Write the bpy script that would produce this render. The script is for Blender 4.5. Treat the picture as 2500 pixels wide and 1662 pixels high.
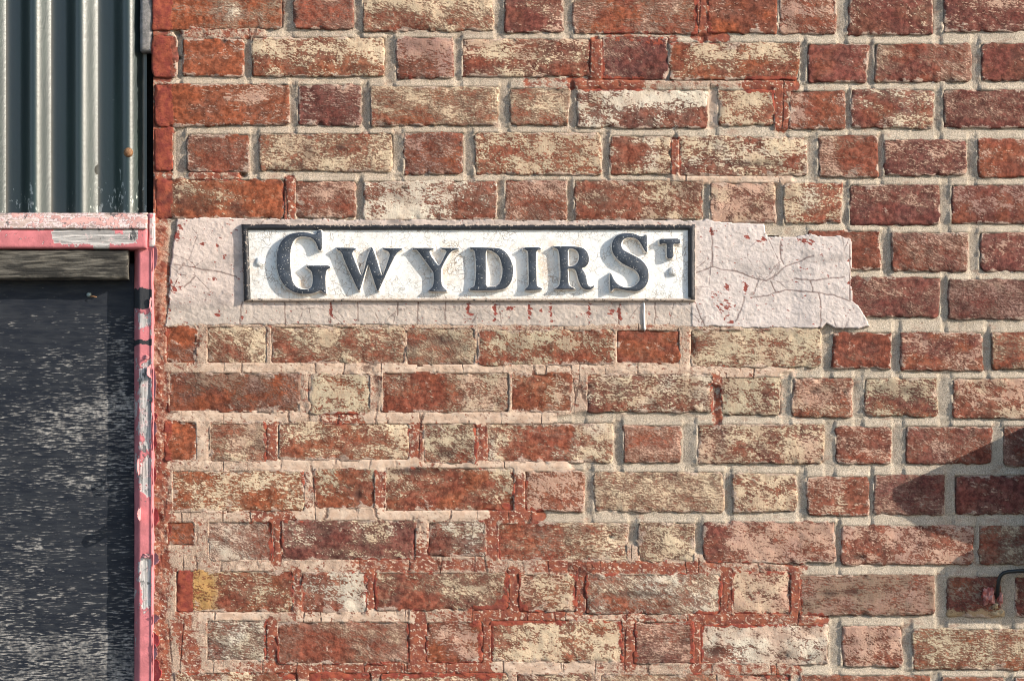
import bpy, math, random
import numpy as np
from mathutils import Vector, geometry

random.seed(7)
for o in list(bpy.data.objects):
    bpy.data.objects.remove(o)
SC = bpy.context.scene
COL = SC.collection

# ------------------------------------------------------------------ camera, world, sun, exposure
S = 0.000655            # metres per unit of the wall survey (1 unit = 0.655 mm)
ZC = 2.35               # height of the survey's centre above the pavement
def WX(px): return (px - 1250.0) * S
def WZ(py): return ZC - (py - 831.0) * S

cam = bpy.data.cameras.new('camera'); camo = bpy.data.objects.new('camera', cam); COL.objects.link(camo)
SC.camera = camo
D = 5.0; DROP = 0.35
camo.location = (0, -D, ZC - DROP); camo.rotation_euler = (math.radians(90), 0, 0)
cam.sensor_width = 36.0; cam.lens = 36.0 * D / (2500 * S)
cam.shift_y = DROP / (2500 * S)
cam.clip_start = 0.05; cam.clip_end = 400

SUN = Vector((2.3, -1.0, 1.12)).normalized()     # towards the sun
w = bpy.data.worlds.new('World'); SC.world = w; w.use_nodes = True
sky = w.node_tree.nodes.new('ShaderNodeTexSky'); sky.sky_type = 'NISHITA'; sky.sun_disc = False
sky.sun_elevation = math.asin(SUN.z); sky.sun_rotation = math.atan2(SUN.x, SUN.y)
bg = w.node_tree.nodes['Background']; bg.inputs[1].default_value = 0.145
w.node_tree.links.new(sky.outputs[0], bg.inputs[0])
sl = bpy.data.lights.new('sun', 'SUN'); sl.energy = 4.6; sl.angle = math.radians(0.5); sl.color = (1.0, 0.92, 0.80)
so = bpy.data.objects.new('sun', sl); COL.objects.link(so)
so.location = SUN * 20; so.rotation_euler = (-SUN).to_track_quat('-Z', 'Y').to_euler()
SC.cycles.filter_width = 1.05
SC.view_settings.view_transform = 'Standard'; SC.view_settings.look = 'None'
SC.view_settings.exposure = 0.66; SC.view_settings.gamma = 1.0; SC.view_settings.use_curve_mapping = False

# ------------------------------------------------------------------ numpy noise
def _hash(ix, iy, seed):
    h = (ix.astype(np.int64) * 374761393 + iy.astype(np.int64) * 668265263 + seed * 974634777) & 0x7fffffff
    h = ((h ^ (h >> 13)) * 1274126177) & 0x7fffffff
    h = h ^ (h >> 16)
    return (h & 0xffff) / 65535.0
def vnoise(x, y, seed=0):
    x = np.asarray(x, float); y = np.asarray(y, float)
    ix = np.floor(x); iy = np.floor(y); fx = x - ix; fy = y - iy
    fx = fx * fx * (3 - 2 * fx); fy = fy * fy * (3 - 2 * fy)
    a = _hash(ix, iy, seed); b = _hash(ix + 1, iy, seed); c = _hash(ix, iy + 1, seed); d = _hash(ix + 1, iy + 1, seed)
    return (a * (1 - fx) + b * fx) * (1 - fy) + (c * (1 - fx) + d * fx) * fy
def fbm(x, y, seed=0, octs=4, gain=0.5):
    v = 0; amp = 1; tot = 0
    for k in range(octs):
        v = v + amp * vnoise(x * 2 ** k, y * 2 ** k, seed + 17 * k); tot += amp; amp *= gain
    return v / tot - 0.5            # about -0.5 .. 0.5
def sstep(a, b, x):
    t = np.clip((x - a) / (b - a), 0, 1); return t * t * (3 - 2 * t)

# ------------------------------------------------------------------ object helpers
def thing(name, label, cat, loc=(0, 0, 0), group=None):
    o = bpy.data.objects.new(name, None); COL.objects.link(o); o.location = loc
    o.empty_display_size = 0.05
    o['label'] = label; o['category'] = cat
    if group: o['group'] = group
    return o
def link(name, me, mat, parent=None, smooth=True):
    me.name = name
    o = bpy.data.objects.new(name, me); COL.objects.link(o)
    mats = mat if isinstance(mat, (list, tuple)) else [mat]
    for m in mats: me.materials.append(m)
    if smooth: me.polygons.foreach_set('use_smooth', [True] * len(me.polygons))
    if parent:
        o.parent = parent; o.location = tuple(-Vector(parent.location))
    return o
def recenter(o):
    """put the origin at the middle of the mesh"""
    me = o.data; n = len(me.vertices); a = np.empty(n * 3); me.vertices.foreach_get('co', a); a = a.reshape(-1, 3)
    c = (a.min(0) + a.max(0)) / 2
    me.vertices.foreach_set('co', (a - c).ravel()); o.location = Vector(o.location) + Vector(c); me.update()
def mesh(name, verts, faces):
    me = bpy.data.meshes.new(name); me.from_pydata(np.asarray(verts).tolist() if isinstance(verts, np.ndarray) else verts, [], faces); me.update()
    return me
def fattr(me, name, vals):
    a = me.attributes.new(name, 'FLOAT', 'POINT'); a.data.foreach_set('value', np.asarray(vals, np.float32).ravel())
def cattr(me, name, vals):
    v = np.asarray(vals, np.float32).reshape(-1, 3); v = np.hstack([v, np.ones((len(v), 1), np.float32)])
    a = me.attributes.new(name, 'FLOAT_COLOR', 'POINT'); a.data.foreach_set('color', v.ravel())
def gridfaces(nx, ny, keep=None):
    i, j = np.meshgrid(np.arange(nx - 1), np.arange(ny - 1), indexing='xy')
    a = (j * nx + i).ravel(); f = np.stack([a, a + nx, a + nx + 1, a + 1], 1)      # py grows downward -> faces look to -Y
    if keep is not None: f = f[keep.ravel()]
    return f
def grid_mesh(name, us, vs, PX, PY, Y, keepface=None):
    """grid over survey coordinates; PX,PY,Y arrays (nv,nu)"""
    ny, nx = PX.shape
    co = np.stack([WX(PX), Y, WZ(PY)], -1).reshape(-1, 3)
    f = gridfaces(nx, ny, keepface)
    used = np.zeros(len(co), bool); used[f.ravel()] = True
    idx = np.cumsum(used) - 1
    me = mesh(name, co[used], idx[f].tolist())
    return me, used
def seg_dist(X, Y, x0, y0, x1, y1):
    dx, dy = x1 - x0, y1 - y0; L = dx * dx + dy * dy + 1e-9
    t = np.clip(((X - x0) * dx + (Y - y0) * dy) / L, 0, 1)
    return np.hypot(X - x0 - t * dx, Y - y0 - t * dy)
def inpoly(X, Y, P):
    r = np.zeros(X.shape, bool); n = len(P)
    for i in range(n):
        x0, y0 = P[i]; x1, y1 = P[(i + 1) % n]
        if y0 == y1: continue
        c = ((y0 > Y) != (y1 > Y)) & (X < (x1 - x0) * (Y - y0) / (y1 - y0) + x0)
        r ^= c
    return r
def chaikin(P, it=1):
    for _ in range(it):
        Q = []
        for i in range(len(P)):
            a = P[i]; b = P[(i + 1) % len(P)]
            Q += [(a[0] * .75 + b[0] * .25, a[1] * .75 + b[1] * .25), (a[0] * .25 + b[0] * .75, a[1] * .25 + b[1] * .75)]
        P = Q
    return P

# ------------------------------------------------------------------ node helpers
class M:
    def __init__(s, name, rough=0.8, spec=0.3):
        s.m = bpy.data.materials.new(name); s.m.use_nodes = True; s.t = s.m.node_tree
        s.b = s.t.nodes['Principled BSDF']; s.b.inputs['Roughness'].default_value = rough
        s.b.inputs['Specular IOR Level'].default_value = spec
        g = s.t.nodes.new('ShaderNodeNewGeometry'); s.pos = g.outputs['Position']; s.nrm = g.outputs['Normal']
    def n(s, ty, **k):
        x = s.t.nodes.new(ty)
        for a, b in k.items(): setattr(x, a, b)
        return x
    def put(s, sock, v):
        if isinstance(v, bpy.types.NodeSocket): s.t.links.new(v, sock)
        elif isinstance(v, (tuple, list)) and sock.type == 'RGBA': sock.default_value = (*v[:3], 1)
        else: sock.default_value = v
    def attr(s, name, col=False):
        a = s.n('ShaderNodeAttribute', attribute_name=name); return a.outputs['Color' if col else 'Fac']
    def mapv(s, scale=(1, 1, 1), rot=(0, 0, 0), loc=(0, 0, 0)):
        r = s.n('ShaderNodeMapping'); s.put(r.inputs['Vector'], s.pos); r.inputs['Rotation'].default_value = rot
        m = s.n('ShaderNodeMapping'); s.put(m.inputs['Vector'], r.outputs[0])
        m.inputs['Scale'].default_value = scale; m.inputs['Location'].default_value = loc; return m.outputs[0]
    def noise(s, scale, detail=3, rough=0.55, vec=None, dist=0.0, col=False):
        x = s.n('ShaderNodeTexNoise'); s.put(x.inputs['Vector'], vec or s.pos)
        x.inputs['Scale'].default_value = scale; x.inputs['Detail'].default_value = detail
        x.inputs['Roughness'].default_value = rough; x.inputs['Distortion'].default_value = dist
        return x.outputs['Color' if col else 'Fac']
    def voro(s, scale, vec=None, feature='DISTANCE_TO_EDGE', rnd=1.0):
        x = s.n('ShaderNodeTexVoronoi', feature=feature); s.put(x.inputs['Vector'], vec or s.pos)
        x.inputs['Scale'].default_value = scale; x.inputs['Randomness'].default_value = rnd; return x.outputs['Distance']
    def ma(s, op, a, b=0.0, c=None, clamp=False):
        x = s.n('ShaderNodeMath', operation=op, use_clamp=clamp); s.put(x.inputs[0], a); s.put(x.inputs[1], b)
        if c is not None: s.put(x.inputs[2], c)
        return x.outputs[0]
    def mr(s, v, a, b, c=0.0, d=1.0, smooth=True):
        x = s.n('ShaderNodeMapRange', interpolation_type='SMOOTHSTEP' if smooth else 'LINEAR'); s.put(x.inputs['Value'], v)
        for k, q in zip(('From Min', 'From Max', 'To Min', 'To Max'), (a, b, c, d)): s.put(x.inputs[k], q)
        return x.outputs[0]
    def mix(s, f, a, b, mode='MIX'):
        x = s.n('ShaderNodeMix', data_type='RGBA', blend_type=mode); s.put(x.inputs[0], f); s.put(x.inputs[6], a); s.put(x.inputs[7], b)
        return x.outputs[2]
    def scale(s, col, f):
        x = s.n('ShaderNodeVectorMath', operation='SCALE'); s.put(x.inputs[0], col); s.put(x.inputs['Scale'], f); return x.outputs[0]
    def mask(s, cov, noise, k, soft=0.05):
        v = s.ma('MULTIPLY_ADD', s.ma('SUBTRACT', noise, 0.5), k, s.ma('SUBTRACT', cov, 0.5)); return s.mr(v, -soft, soft)
    def bump(s, h, dist, strength=1.0):
        x = s.n('ShaderNodeBump'); s.put(x.inputs['Height'], h); x.inputs['Distance'].default_value = dist; x.inputs['Strength'].default_value = strength
        s.t.links.new(x.outputs[0], s.b.inputs['Normal'])
    def col(s, c): s.put(s.b.inputs['Base Color'], c); return s
    def rough(s, r): s.put(s.b.inputs['Roughness'], r); return s

RY = math.radians(-22)
RED = (0.36, 0.075, 0.042)
def brick_material():
    m = M('old_painted_brick', 0.88, 0.25)
    base = m.attr('bcol', True); paint = m.attr('pcol', True); cov = m.attr('cov'); red = m.attr('red'); dirt_tone = m.attr('dirt_tone')
    nA = m.noise(48, 4, 0.6)
    flk = m.mapv((0.55, 1, 1.15), (0, RY, 0))
    var = m.attr('var'); var2 = m.attr('vartwo')
    def fmix(f, a, b): return m.ma('ADD', m.ma('MULTIPLY', a, m.ma('SUBTRACT', 1.0, f)), m.ma('MULTIPLY', b, f))
    nB = fmix(var, m.noise(135, 6, 0.66, m.mapv((0.5, 1, 1.25), (0, math.radians(-34), 0)), 0.8), m.noise(265, 4, 0.6, m.mapv((0.4, 1, 1.3), (0, math.radians(-4), 0), (2, 7, 1)), 0.4))
    nC = m.noise(900, 2, 0.6)
    nD = m.noise(120, 4, 0.65)
    nE = m.noise(420, 4, 0.6, m.mapv((0.6, 1, 1.1), (0, RY, 0), (3, 1, 2)))
    nH = m.noise(34, 4, 0.6, m.mapv((0.45, 1, 1.5), (0, math.radians(-6), 0), (4, 2, 9)))
    nn = m.ma('ADD', m.ma('MULTIPLY', m.ma('ADD', m.ma('MULTIPLY', nA, .4), m.ma('MULTIPLY', nH, .6)), 0.36), m.ma('MULTIPLY', nB, 0.36)); nn = m.ma('ADD', nn, m.ma('MULTIPLY', nE, 0.28))
    pv_ = m.ma('MULTIPLY_ADD', m.ma('SUBTRACT', nn, 0.5), 5.0, m.ma('SUBTRACT', cov, 0.5)); sf = m.ma('MULTIPLY_ADD', m.ma('MULTIPLY', var2, var2), 0.34, 0.06)
    pm = m.mr(pv_, m.ma('MULTIPLY', sf, -1.0), sf)
    vein = m.mr(m.ma('ABSOLUTE', m.ma('SUBTRACT', m.noise(150, 4, 0.65, m.mapv((0.6, 1, 1.1), (0, RY, 0), (8, 1, 5))), 0.5)), 0.0, 0.022, 1, 0)
    pm = m.ma('MAXIMUM', pm, m.ma('MULTIPLY', m.ma('MULTIPLY', vein, m.mr(cov, 0.2, 0.45, 0.12, 0.75)), m.mr(nE, 0.4, 0.55)))
    b2 = m.mix(m.mr(nD, 0.38, 0.66), m.scale(base, 0.5), m.scale(base, 1.2))
    b2 = m.mix(m.mr(m.noise(300, 3, 0.6), 0.58, 0.75, 0, 0.5), b2, m.mix(0.5, base, (0.36, 0.16, 0.09)))
    st = m.noise(26, 5, 0.6, m.mapv((1, 1, 0.6), (0, 0, 0), (3, 1, 7)))
    p2 = m.mix(m.mr(st, 0.40, 0.66, 0, 0.75), paint, m.mix(0.5, paint, (0.30, 0.17, 0.115)))
    hat = m.noise(60, 3, 0.6, m.mapv((12, 1, 1.2)))
    p2 = m.scale(p2, m.mr(hat, 0.25, 0.75, 0.78, 1.16, False))
    p2 = m.mix(m.mr(nC, 0.5, 0.7, 0, 0.5), p2, m.scale(base, 1.2))
    wash = m.mask(m.ma('ADD', cov, 0.08), m.ma('ADD', m.ma('MULTIPLY', nH, .6), m.ma('MULTIPLY', nD, .4)), 3.0, 0.42)
    b2 = m.mix(m.ma('MULTIPLY', wash, 0.28), b2, m.scale(p2, 0.75))
    c = m.mix(pm, b2, p2)
    soot = m.noise(19, 5, 0.65, m.mapv((1, 1, 1.3), (0, 0, 0), (6, 6, 1)))
    c = m.mix(m.mr(soot, 0.54, 0.74, 0, 0.42), c, m.scale(c, 0.42))
    sm = m.mask(m.attr('smear'), m.ma('ADD', m.ma('MULTIPLY', nB, 0.6), m.ma('MULTIPLY', nD, 0.4)), 2.8, 0.10)
    c = m.mix(m.ma('MULTIPLY', sm, 0.85), c, m.scale((0.50, 0.375, 0.30), m.mr(nC, 0.35, 0.65, 0.6, 1.3, False)))
    edge = m.ma('MULTIPLY', m.ma('MULTIPLY', pm, m.ma('SUBTRACT', 1.0, pm)), 4.0)
    c = m.mix(m.ma('MULTIPLY', edge, 0.45), c, (0.07, 0.03, 0.022))
    rm = m.mask(red, m.ma('ADD', m.ma('MULTIPLY', m.noise(70, 5, 0.65), 0.6), m.ma('MULTIPLY', nB, 0.4)), 2.6, 0.05)
    rc = m.mix(m.mr(m.noise(90, 4, 0.6), 0.35, 0.7), (0.20, 0.040, 0.030), (0.34, 0.085, 0.045))
    c = m.mix(rm, c, rc)
    c = m.mix(m.ma('MULTIPLY', dirt_tone, m.mr(nD, 0.3, 0.6, 0.6, 1)), c, (0.055, 0.035, 0.03))
    pit = m.mr(m.noise(340, 3, 0.6, m.mapv((1, 1, 1), (0, 0, 0), (9, 9, 9))), 0.63, 0.70, 0, 0.75)
    c = m.mix(pit, c, m.scale(c, 0.25))
    m.col(c)
    h = m.ma('ADD', m.ma('MULTIPLY', m.ma('MAXIMUM', pm, rm), 0.5), m.ma('MULTIPLY', nB, 0.75))
    h = m.ma('SUBTRACT', h, m.ma('MULTIPLY', pit, 0.5)); h = m.ma('ADD', h, m.ma('MULTIPLY', sm, 0.3)); h = m.ma('ADD', h, m.ma('MULTIPLY', nC, 0.22)); h = m.ma('ADD', h, m.ma('MULTIPLY', nD, 0.8))
    m.bump(h, 0.0011)
    return m.m
def mortar_material():
    m = M('lime_mortar', 0.92, 0.25)
    g = m.attr('mcol', True); wh = m.attr('wh'); red = m.attr('red'); fl = m.attr('flush')
    nB = m.noise(210, 5, 0.65, m.mapv((0.6, 1, 1), (0, RY, 0))); nA = m.noise(60, 4, 0.6)
    sand = m.noise(640, 3, 0.7); sand2 = m.voro(900, None, 'F1')
    c = m.scale(g, m.mr(sand, 0.32, 0.68, 0.45, 1.5, False))
    c = m.mix(m.mr(m.noise(1100, 1), 0.66, 0.72, 0, 0.55), c, (0.82, 0.78, 0.72))
    c = m.mix(m.mr(m.noise(800, 1, 0.5, m.mapv((1, 1, 1), (0, 0, 0), (5, 2, 1))), 0.66, 0.74, 0, 0.5), c, (0.12, 0.10, 0.085))
    st_ = m.noise(17, 5, 0.65, m.mapv((1, 1, 1.6), (0, 0, 0), (3, 8, 2)))
    c = m.scale(c, m.mr(st_, 0.3, 0.7, 0.78, 1.12, False))
    c = m.mix(m.mr(m.noise(55, 5, 0.7, m.mapv((0.5, 1, 1), (0, 0, 0), (1, 1, 9))), 0.55, 0.72, 0, 0.5), c, (0.30, 0.15, 0.105))
    nn = m.ma('ADD', m.ma('MULTIPLY', nA, 0.45), m.ma('MULTIPLY', nB, 0.55))
    rm = m.mask(m.ma('MULTIPLY', red, 0.86), nn, 3.0, 0.20)
    rc = m.mix(m.mr(m.noise(75, 4, 0.6), 0.35, 0.7), (0.17, 0.050, 0.036), (0.32, 0.10, 0.055))
    wm = m.mask(wh, m.noise(230, 5, 0.65, m.mapv((0.6, 1, 1), (0, RY, 0), (4, 4, 4))), 2.4, 0.06)
    wc = m.mix(m.mr(nA, 0.35, 0.65), (0.50, 0.345, 0.255), (0.61, 0.47, 0.365))
    c = m.mix(rm, c, rc); c = m.mix(wm, c, wc)
    v = m.voro(19, m.mapv((1.0, 1, 0.14), (0, 0, 0)))
    vv = m.ma('ADD', v, m.ma('MULTIPLY', m.ma('SUBTRACT', m.noise(160, 3), 0.5), 0.08))
    crk = m.ma('MULTIPLY', m.ma('MULTIPLY', m.mr(vv, 0.0, 0.03, 1, 0), fl), m.mr(m.noise(17, 3, 0.6, m.mapv((1, 1, 1), (0, 0, 0), (2, 2, 2))), 0.42, 0.56))
    c = m.mix(m.ma('MULTIPLY', crk, 0.8), c, (0.075, 0.03, 0.022))
    m.col(c)
    ss = m.ma('MULTIPLY', sand, m.ma('SUBTRACT', 1.0, m.ma('MULTIPLY', m.ma('MAXIMUM', rm, wm), 0.72)))
    h = m.ma('ADD', m.ma('MULTIPLY', ss, 1.0), m.ma('MULTIPLY', nB, 0.5)); h = m.ma('ADD', h, m.ma('MULTIPLY', wm, 0.25))
    h = m.ma('SUBTRACT', h, m.ma('MULTIPLY', crk, 0.8))
    m.bump(h, 0.0015)
    return m.m
def plaster_material():
    m = M('painted_render', 0.85, 0.3)
    base = m.attr('mcol', True); crk = m.attr('crack'); red = m.attr('red')
    nB = m.noise(260, 5, 0.6, m.mapv((0.55, 1, 1), (0, RY, 0))); nA = m.noise(40, 4, 0.6)
    c = m.scale(base, m.mr(nA, 0.25, 0.75, 0.80, 1.14, False))
    c = m.mix(m.mr(m.noise(300, 3, 0.65), 0.6, 0.78, 0, 0.4), c, m.mix(0.5, base, (0.25, 0.14, 0.11)))
    rm = m.mask(red, m.noise(240, 4, 0.6, m.mapv((0.55, 1, 1), (0, RY, 0), (2, 2, 2))), 2.6, 0.05)
    c = m.mix(rm, c, (0.26, 0.065, 0.05))
    v = m.voro(22, m.mapv((1, 1, 1), (0, 0, 0), (7, 3, 1)))
    v = m.ma('ADD', v, m.ma('MULTIPLY', m.ma('SUBTRACT', m.noise(140, 3), 0.5), 0.10))
    hair = m.ma('MULTIPLY', m.mr(v, 0.0, 0.018, 0.5, 0), m.mr(m.noise(9, 2), 0.45, 0.6))
    c = m.mix(m.ma('MAXIMUM', m.ma('MULTIPLY', crk, 0.85), hair), c, (0.085, 0.035, 0.028))
    m.col(c)
    h = m.ma('ADD', m.ma('MULTIPLY', nB, 0.8), m.ma('MULTIPLY', m.noise(160, 5, 0.68), 0.7)); h = m.ma('ADD', h, m.ma('MULTIPLY', m.noise(600, 3), 0.5))
    h = m.ma('SUBTRACT', h, m.ma('MULTIPLY', rm, 0.35)); h = m.ma('SUBTRACT', h, m.ma('MULTIPLY', hair, 0.5))
    m.bump(h, 0.0008)
    return m.m
def white_enamel():
    m = M('crazed_white_paint', 0.5, 0.4)
    dirt_tone = m.attr('dirt_tone')
    wob = m.noise(60, 2, 0.5, None, 0, True)
    vv = m.n('ShaderNodeVectorMath', operation='MULTIPLY_ADD'); m.put(vv.inputs[0], wob); vv.inputs[1].default_value = (0.012, 0.012, 0.012); m.put(vv.inputs[2], m.pos)
    v1 = m.voro(95, vv.outputs[0]); v2 = m.voro(210, vv.outputs[0])
    dn = m.noise(14, 3, 0.6)
    dens = m.ma('ADD', m.ma('MULTIPLY', dirt_tone, 0.9), m.ma('MULTIPLY', m.ma('SUBTRACT', dn, 0.42), 3.0), clamp=True)
    k1 = m.ma('MULTIPLY', m.mr(v1, 0.0, 0.05, 1, 0), m.mr(m.noise(55, 3), 0.42, 0.56))
    k2 = m.ma('MULTIPLY', m.mr(v2, 0.0, 0.10, 0.8, 0), m.mr(m.noise(70, 3, 0.6, m.mapv((1, 1, 1), (0, 0, 0), (1, 5, 3))), 0.46, 0.62))
    k = m.ma('MULTIPLY', m.ma('MAXIMUM', k1, k2), m.ma('MULTIPLY_ADD', dens, 0.8, 0.32), clamp=True)
    c = m.mix(m.mr(m.noise(80, 4, 0.6), 0.4, 0.75, 0, 0.25), (0.79, 0.79, 0.77), (0.68, 0.60, 0.50))
    c = m.mix(m.ma('MULTIPLY', dirt_tone, m.mr(m.noise(190, 4, 0.65), 0.3, 0.58)), c, (0.48, 0.30, 0.16))
    c = m.mix(k, c, (0.17, 0.105, 0.06))
    m.col(c)
    h = m.ma('ADD', m.ma('MULTIPLY', m.noise(170, 4, 0.6), 0.7), m.ma('MULTIPLY', k, -0.45))
    m.bump(h, 0.0008)
    return m.m
def black_enamel(name='black_sign_paint', base=(0.030, 0.037, 0.050), worn=0.635):
    m = M(name, 0.42, 0.5)
    n = m.noise(420, 3, 0.6)
    c = m.mix(m.mr(n, worn, worn + 0.06), base, (0.5, 0.48, 0.45))
    c = m.mix(m.mr(m.noise(60, 3), 0.35, 0.7), c, m.scale(c, 1.7))
    m.col(c); m.bump(m.ma('ADD', m.noise(300, 4, 0.6), m.ma('MULTIPLY', m.noise(80, 2), 1.0)), 0.0006)
    return m.m
def frame_paint():
    m = M('worn_black_frame_paint', 0.5, 0.45)
    d = m.attr('dirt_tone')
    n = m.noise(230, 5, 0.68)
    c = m.mix(m.mask(d, n, 2.4, 0.06), (0.014, 0.014, 0.018), (0.42, 0.34, 0.28))
    m.col(c); m.bump(m.noise(240, 4, 0.6), 0.0012)
    return m.m
def peeling_wood(name, paint, axis, wood=(0.48, 0.45, 0.43)):
    m = M(name, 0.7, 0.3)
    cov = m.attr('cov'); blk = m.attr('blk')
    sc = (0.05, 1, 1) if axis == 'X' else (1, 1, 0.05)
    gr = m.noise(520, 5, 0.6, m.mapv(sc)); gr2 = m.noise(110, 4, 0.6, m.mapv(sc, (0, 0, 0), (2, 0, 2)))
    wc = m.mix(m.mr(gr, 0.3, 0.72), m.scale(wood, 0.5), m.scale(wood, 1.4))
    wc = m.mix(m.mr(gr2, 0.5, 0.7, 0, 0.6), wc, (0.10, 0.10, 0.105))
    n = m.ma('ADD', m.ma('MULTIPLY', m.noise(55, 4, 0.6), 0.6), m.ma('MULTIPLY', m.noise(240, 4, 0.6), 0.4))
    pm = m.mask(cov, n, 2.6, 0.03)
    pc = m.mix(m.mr(m.noise(45, 4, 0.6), 0.35, 0.7), m.scale(paint, 0.82), m.scale(paint, 1.1))
    pc = m.mix(m.mr(m.noise(330, 3), 0.62, 0.72, 0, 0.45), pc, m.scale(paint, 0.5))
    und = m.mask(m.ma('ADD', cov, 0.2), n, 2.6, 0.03)
    wc = m.mix(und, wc, m.mix(m.mr(gr, .3, .7), (0.50, 0.36, 0.35), (0.66, 0.57, 0.55)))
    c = m.mix(pm, wc, pc)
    e = m.ma('MULTIPLY', m.ma('MULTIPLY', pm, m.ma('SUBTRACT', 1.0, pm)), 3.0)
    c = m.mix(e, c, (0.10, 0.04, 0.04))
    bm = m.ma('MAXIMUM', m.mask(blk, n, 1.2, 0.04), m.ma('MULTIPLY', m.mr(m.noise(75, 4, 0.65, m.mapv((1, 1, 0.5), (0, 0, 0), (1, 7, 2))), 0.58, 0.64, 0, 0.8), m.ma('SUBTRACT', 1.0, pm)))
    c = m.mix(bm, c, (0.035, 0.036, 0.04))
    m.col(c)
    h = m.ma('ADD', m.ma('MULTIPLY', pm, 1.0), m.ma('MULTIPLY', m.ma('MULTIPLY', gr, 0.5), m.ma('SUBTRACT', 1.0, pm)))
    h = m.ma('ADD', h, m.ma('MULTIPLY', m.noise(260, 4, 0.6), 0.45))
    m.bump(h, 0.0011)
    return m.m
def weathered_wood(name, a, b, dark):
    m = M(name, 0.85, 0.2)
    gr = m.noise(330, 5, 0.62, m.mapv((0.05, 1, 1), (0, 0.03, 0))); g2 = m.noise(70, 4, 0.6, m.mapv((0.28, 1, 1)))
    c = m.mix(m.mr(gr, 0.34, 0.66), a, b); c = m.mix(m.mr(g2, 0.45, 0.62, 0, 0.8), c, dark)
    m.col(c); m.bump(m.ma('ADD', gr, m.ma('MULTIPLY', m.noise(300, 3), 0.3)), 0.0016)
    return m.m
def panel_material():
    m = M('worn_black_boarding', 0.62, 0.3)
    wr = m.attr('wear')
    d1 = m.noise(95, 3, 0.55, m.mapv((0.62, 1, 4.4), (0, math.radians(1.5), 0)))
    d2 = m.noise(16, 3, 0.6, m.mapv((0.5, 1, 1.6)))
    f = m.ma('ADD', m.ma('MULTIPLY', d1, 0.7), m.ma('MULTIPLY', d2, 0.3))
    mk = m.ma('MULTIPLY', m.mask(wr, f, 2.9, 0.10), m.mr(m.noise(34, 4, 0.6), 0.35, 0.6, 0.45, 1.0))
    dk = m.mix(m.mr(m.noise(120, 4, 0.65, m.mapv((0.2, 1, 1))), 0.35, 0.68), (0.009, 0.012, 0.020), (0.024, 0.027, 0.034))
    lt = m.mix(m.mr(m.noise(210, 3), 0.35, 0.65), (0.13, 0.13, 0.13), (0.36, 0.335, 0.31))
    m.col(m.mix(mk, dk, lt))
    m.bump(m.ma('ADD', m.ma('MULTIPLY', mk, -0.35), m.ma('MULTIPLY', m.noise(420, 3, 0.6, m.mapv((0.12, 1, 1))), 0.55)), 0.0009)
    return m.m
def sheet_material():
    m = M('glossy_green_black_sheet', 0.3, 0.6)
    n = m.noise(26, 4, 0.6, m.mapv((1, 1, 0.16))); sp = m.noise(150, 4, 0.6, m.mapv((1, 1, 0.6))); lo = m.attr('wear')
    c = m.mix(m.mr(n, 0.35, 0.7), (0.006, 0.018, 0.020), (0.010, 0.030, 0.026))
    mk = m.mask(lo, m.ma('ADD', m.ma('MULTIPLY', sp, 0.6), m.ma('MULTIPLY', n, 0.4)), 2.2, 0.04)
    c = m.mix(mk, c, (0.36, 0.39, 0.36))
    m.col(c); m.rough(m.ma('ADD', m.mr(n, 0.3, 0.7, 0.35, 0.40, False), m.ma('MULTIPLY', mk, 0.3)))
    m.b.inputs['IOR'].default_value = 1.74
    m.bump(m.ma('ADD', m.ma('MULTIPLY', m.noise(330, 3, 0.6), 0.4), m.ma('MULTIPLY', m.noise(130, 3, 0.6), 0.6)), 0.0004)
    return m.m
def plain(name, a, b=None, sc=60, rough=0.7, bump=0.0005, spec=0.35, metal=0.0):
    m = M(name, rough, spec); b = b or tuple(x * 1.4 for x in a)
    m.col(m.mix(m.mr(m.noise(sc, 4, 0.62), 0.32, 0.7), a, b)); m.bump(m.noise(sc * 4, 4, 0.6), bump)
    m.b.inputs['Metallic'].default_value = metal
    return m.m

MB = brick_material(); MM = mortar_material(); MP = plaster_material()
MWHITE = white_enamel(); MBLACK = black_enamel(); MFRAME = frame_paint()
PINK = (0.59, 0.19, 0.205)
MPOST = peeling_wood('peeling_pink_paint_upright', PINK, 'Z'); MRAIL = peeling_wood('peeling_pink_paint_rail', PINK, 'X')
MCAP = peeling_wood('faded_pink_cap', (0.55, 0.31, 0.28), 'X', (0.44, 0.33, 0.29))
MBATTEN = weathered_wood('weathered_batten', (0.024, 0.022, 0.020), (0.17, 0.155, 0.13), (0.022, 0.021, 0.020))
MPANEL = panel_material(); MSHEET = sheet_material()
MDARK = plain('gap_shade_black', (0.012, 0.011, 0.011), sc=40)
MGREY = plain('grey_cement', (0.17, 0.16, 0.155), (0.30, 0.28, 0.27), 180, 0.9, 0.0015)
MREDF = plain('bright_red_paint', (0.50, 0.045, 0.045), (0.62, 0.10, 0.09), 200, 0.45, 0.0006)
MPINKF = plain('pink_paint_flake', (0.52, 0.19, 0.20), (0.62, 0.30, 0.30), 120, 0.6, 0.0008)
MRUST = plain('rusty_screw_head', (0.16, 0.07, 0.03), (0.36, 0.20, 0.10), 300, 0.6, 0.0008, 0.5, 0.3)
MZINC = plain('zinc_screw', (0.18, 0.25, 0.25), (0.35, 0.42, 0.42), 300, 0.45, 0.0005, 0.5, 0.6)
MCABLE = plain('black_cable_sheath', (0.008, 0.010, 0.010), (0.014, 0.016, 0.016), 90, 0.35, 0.0002, 0.5)

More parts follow.
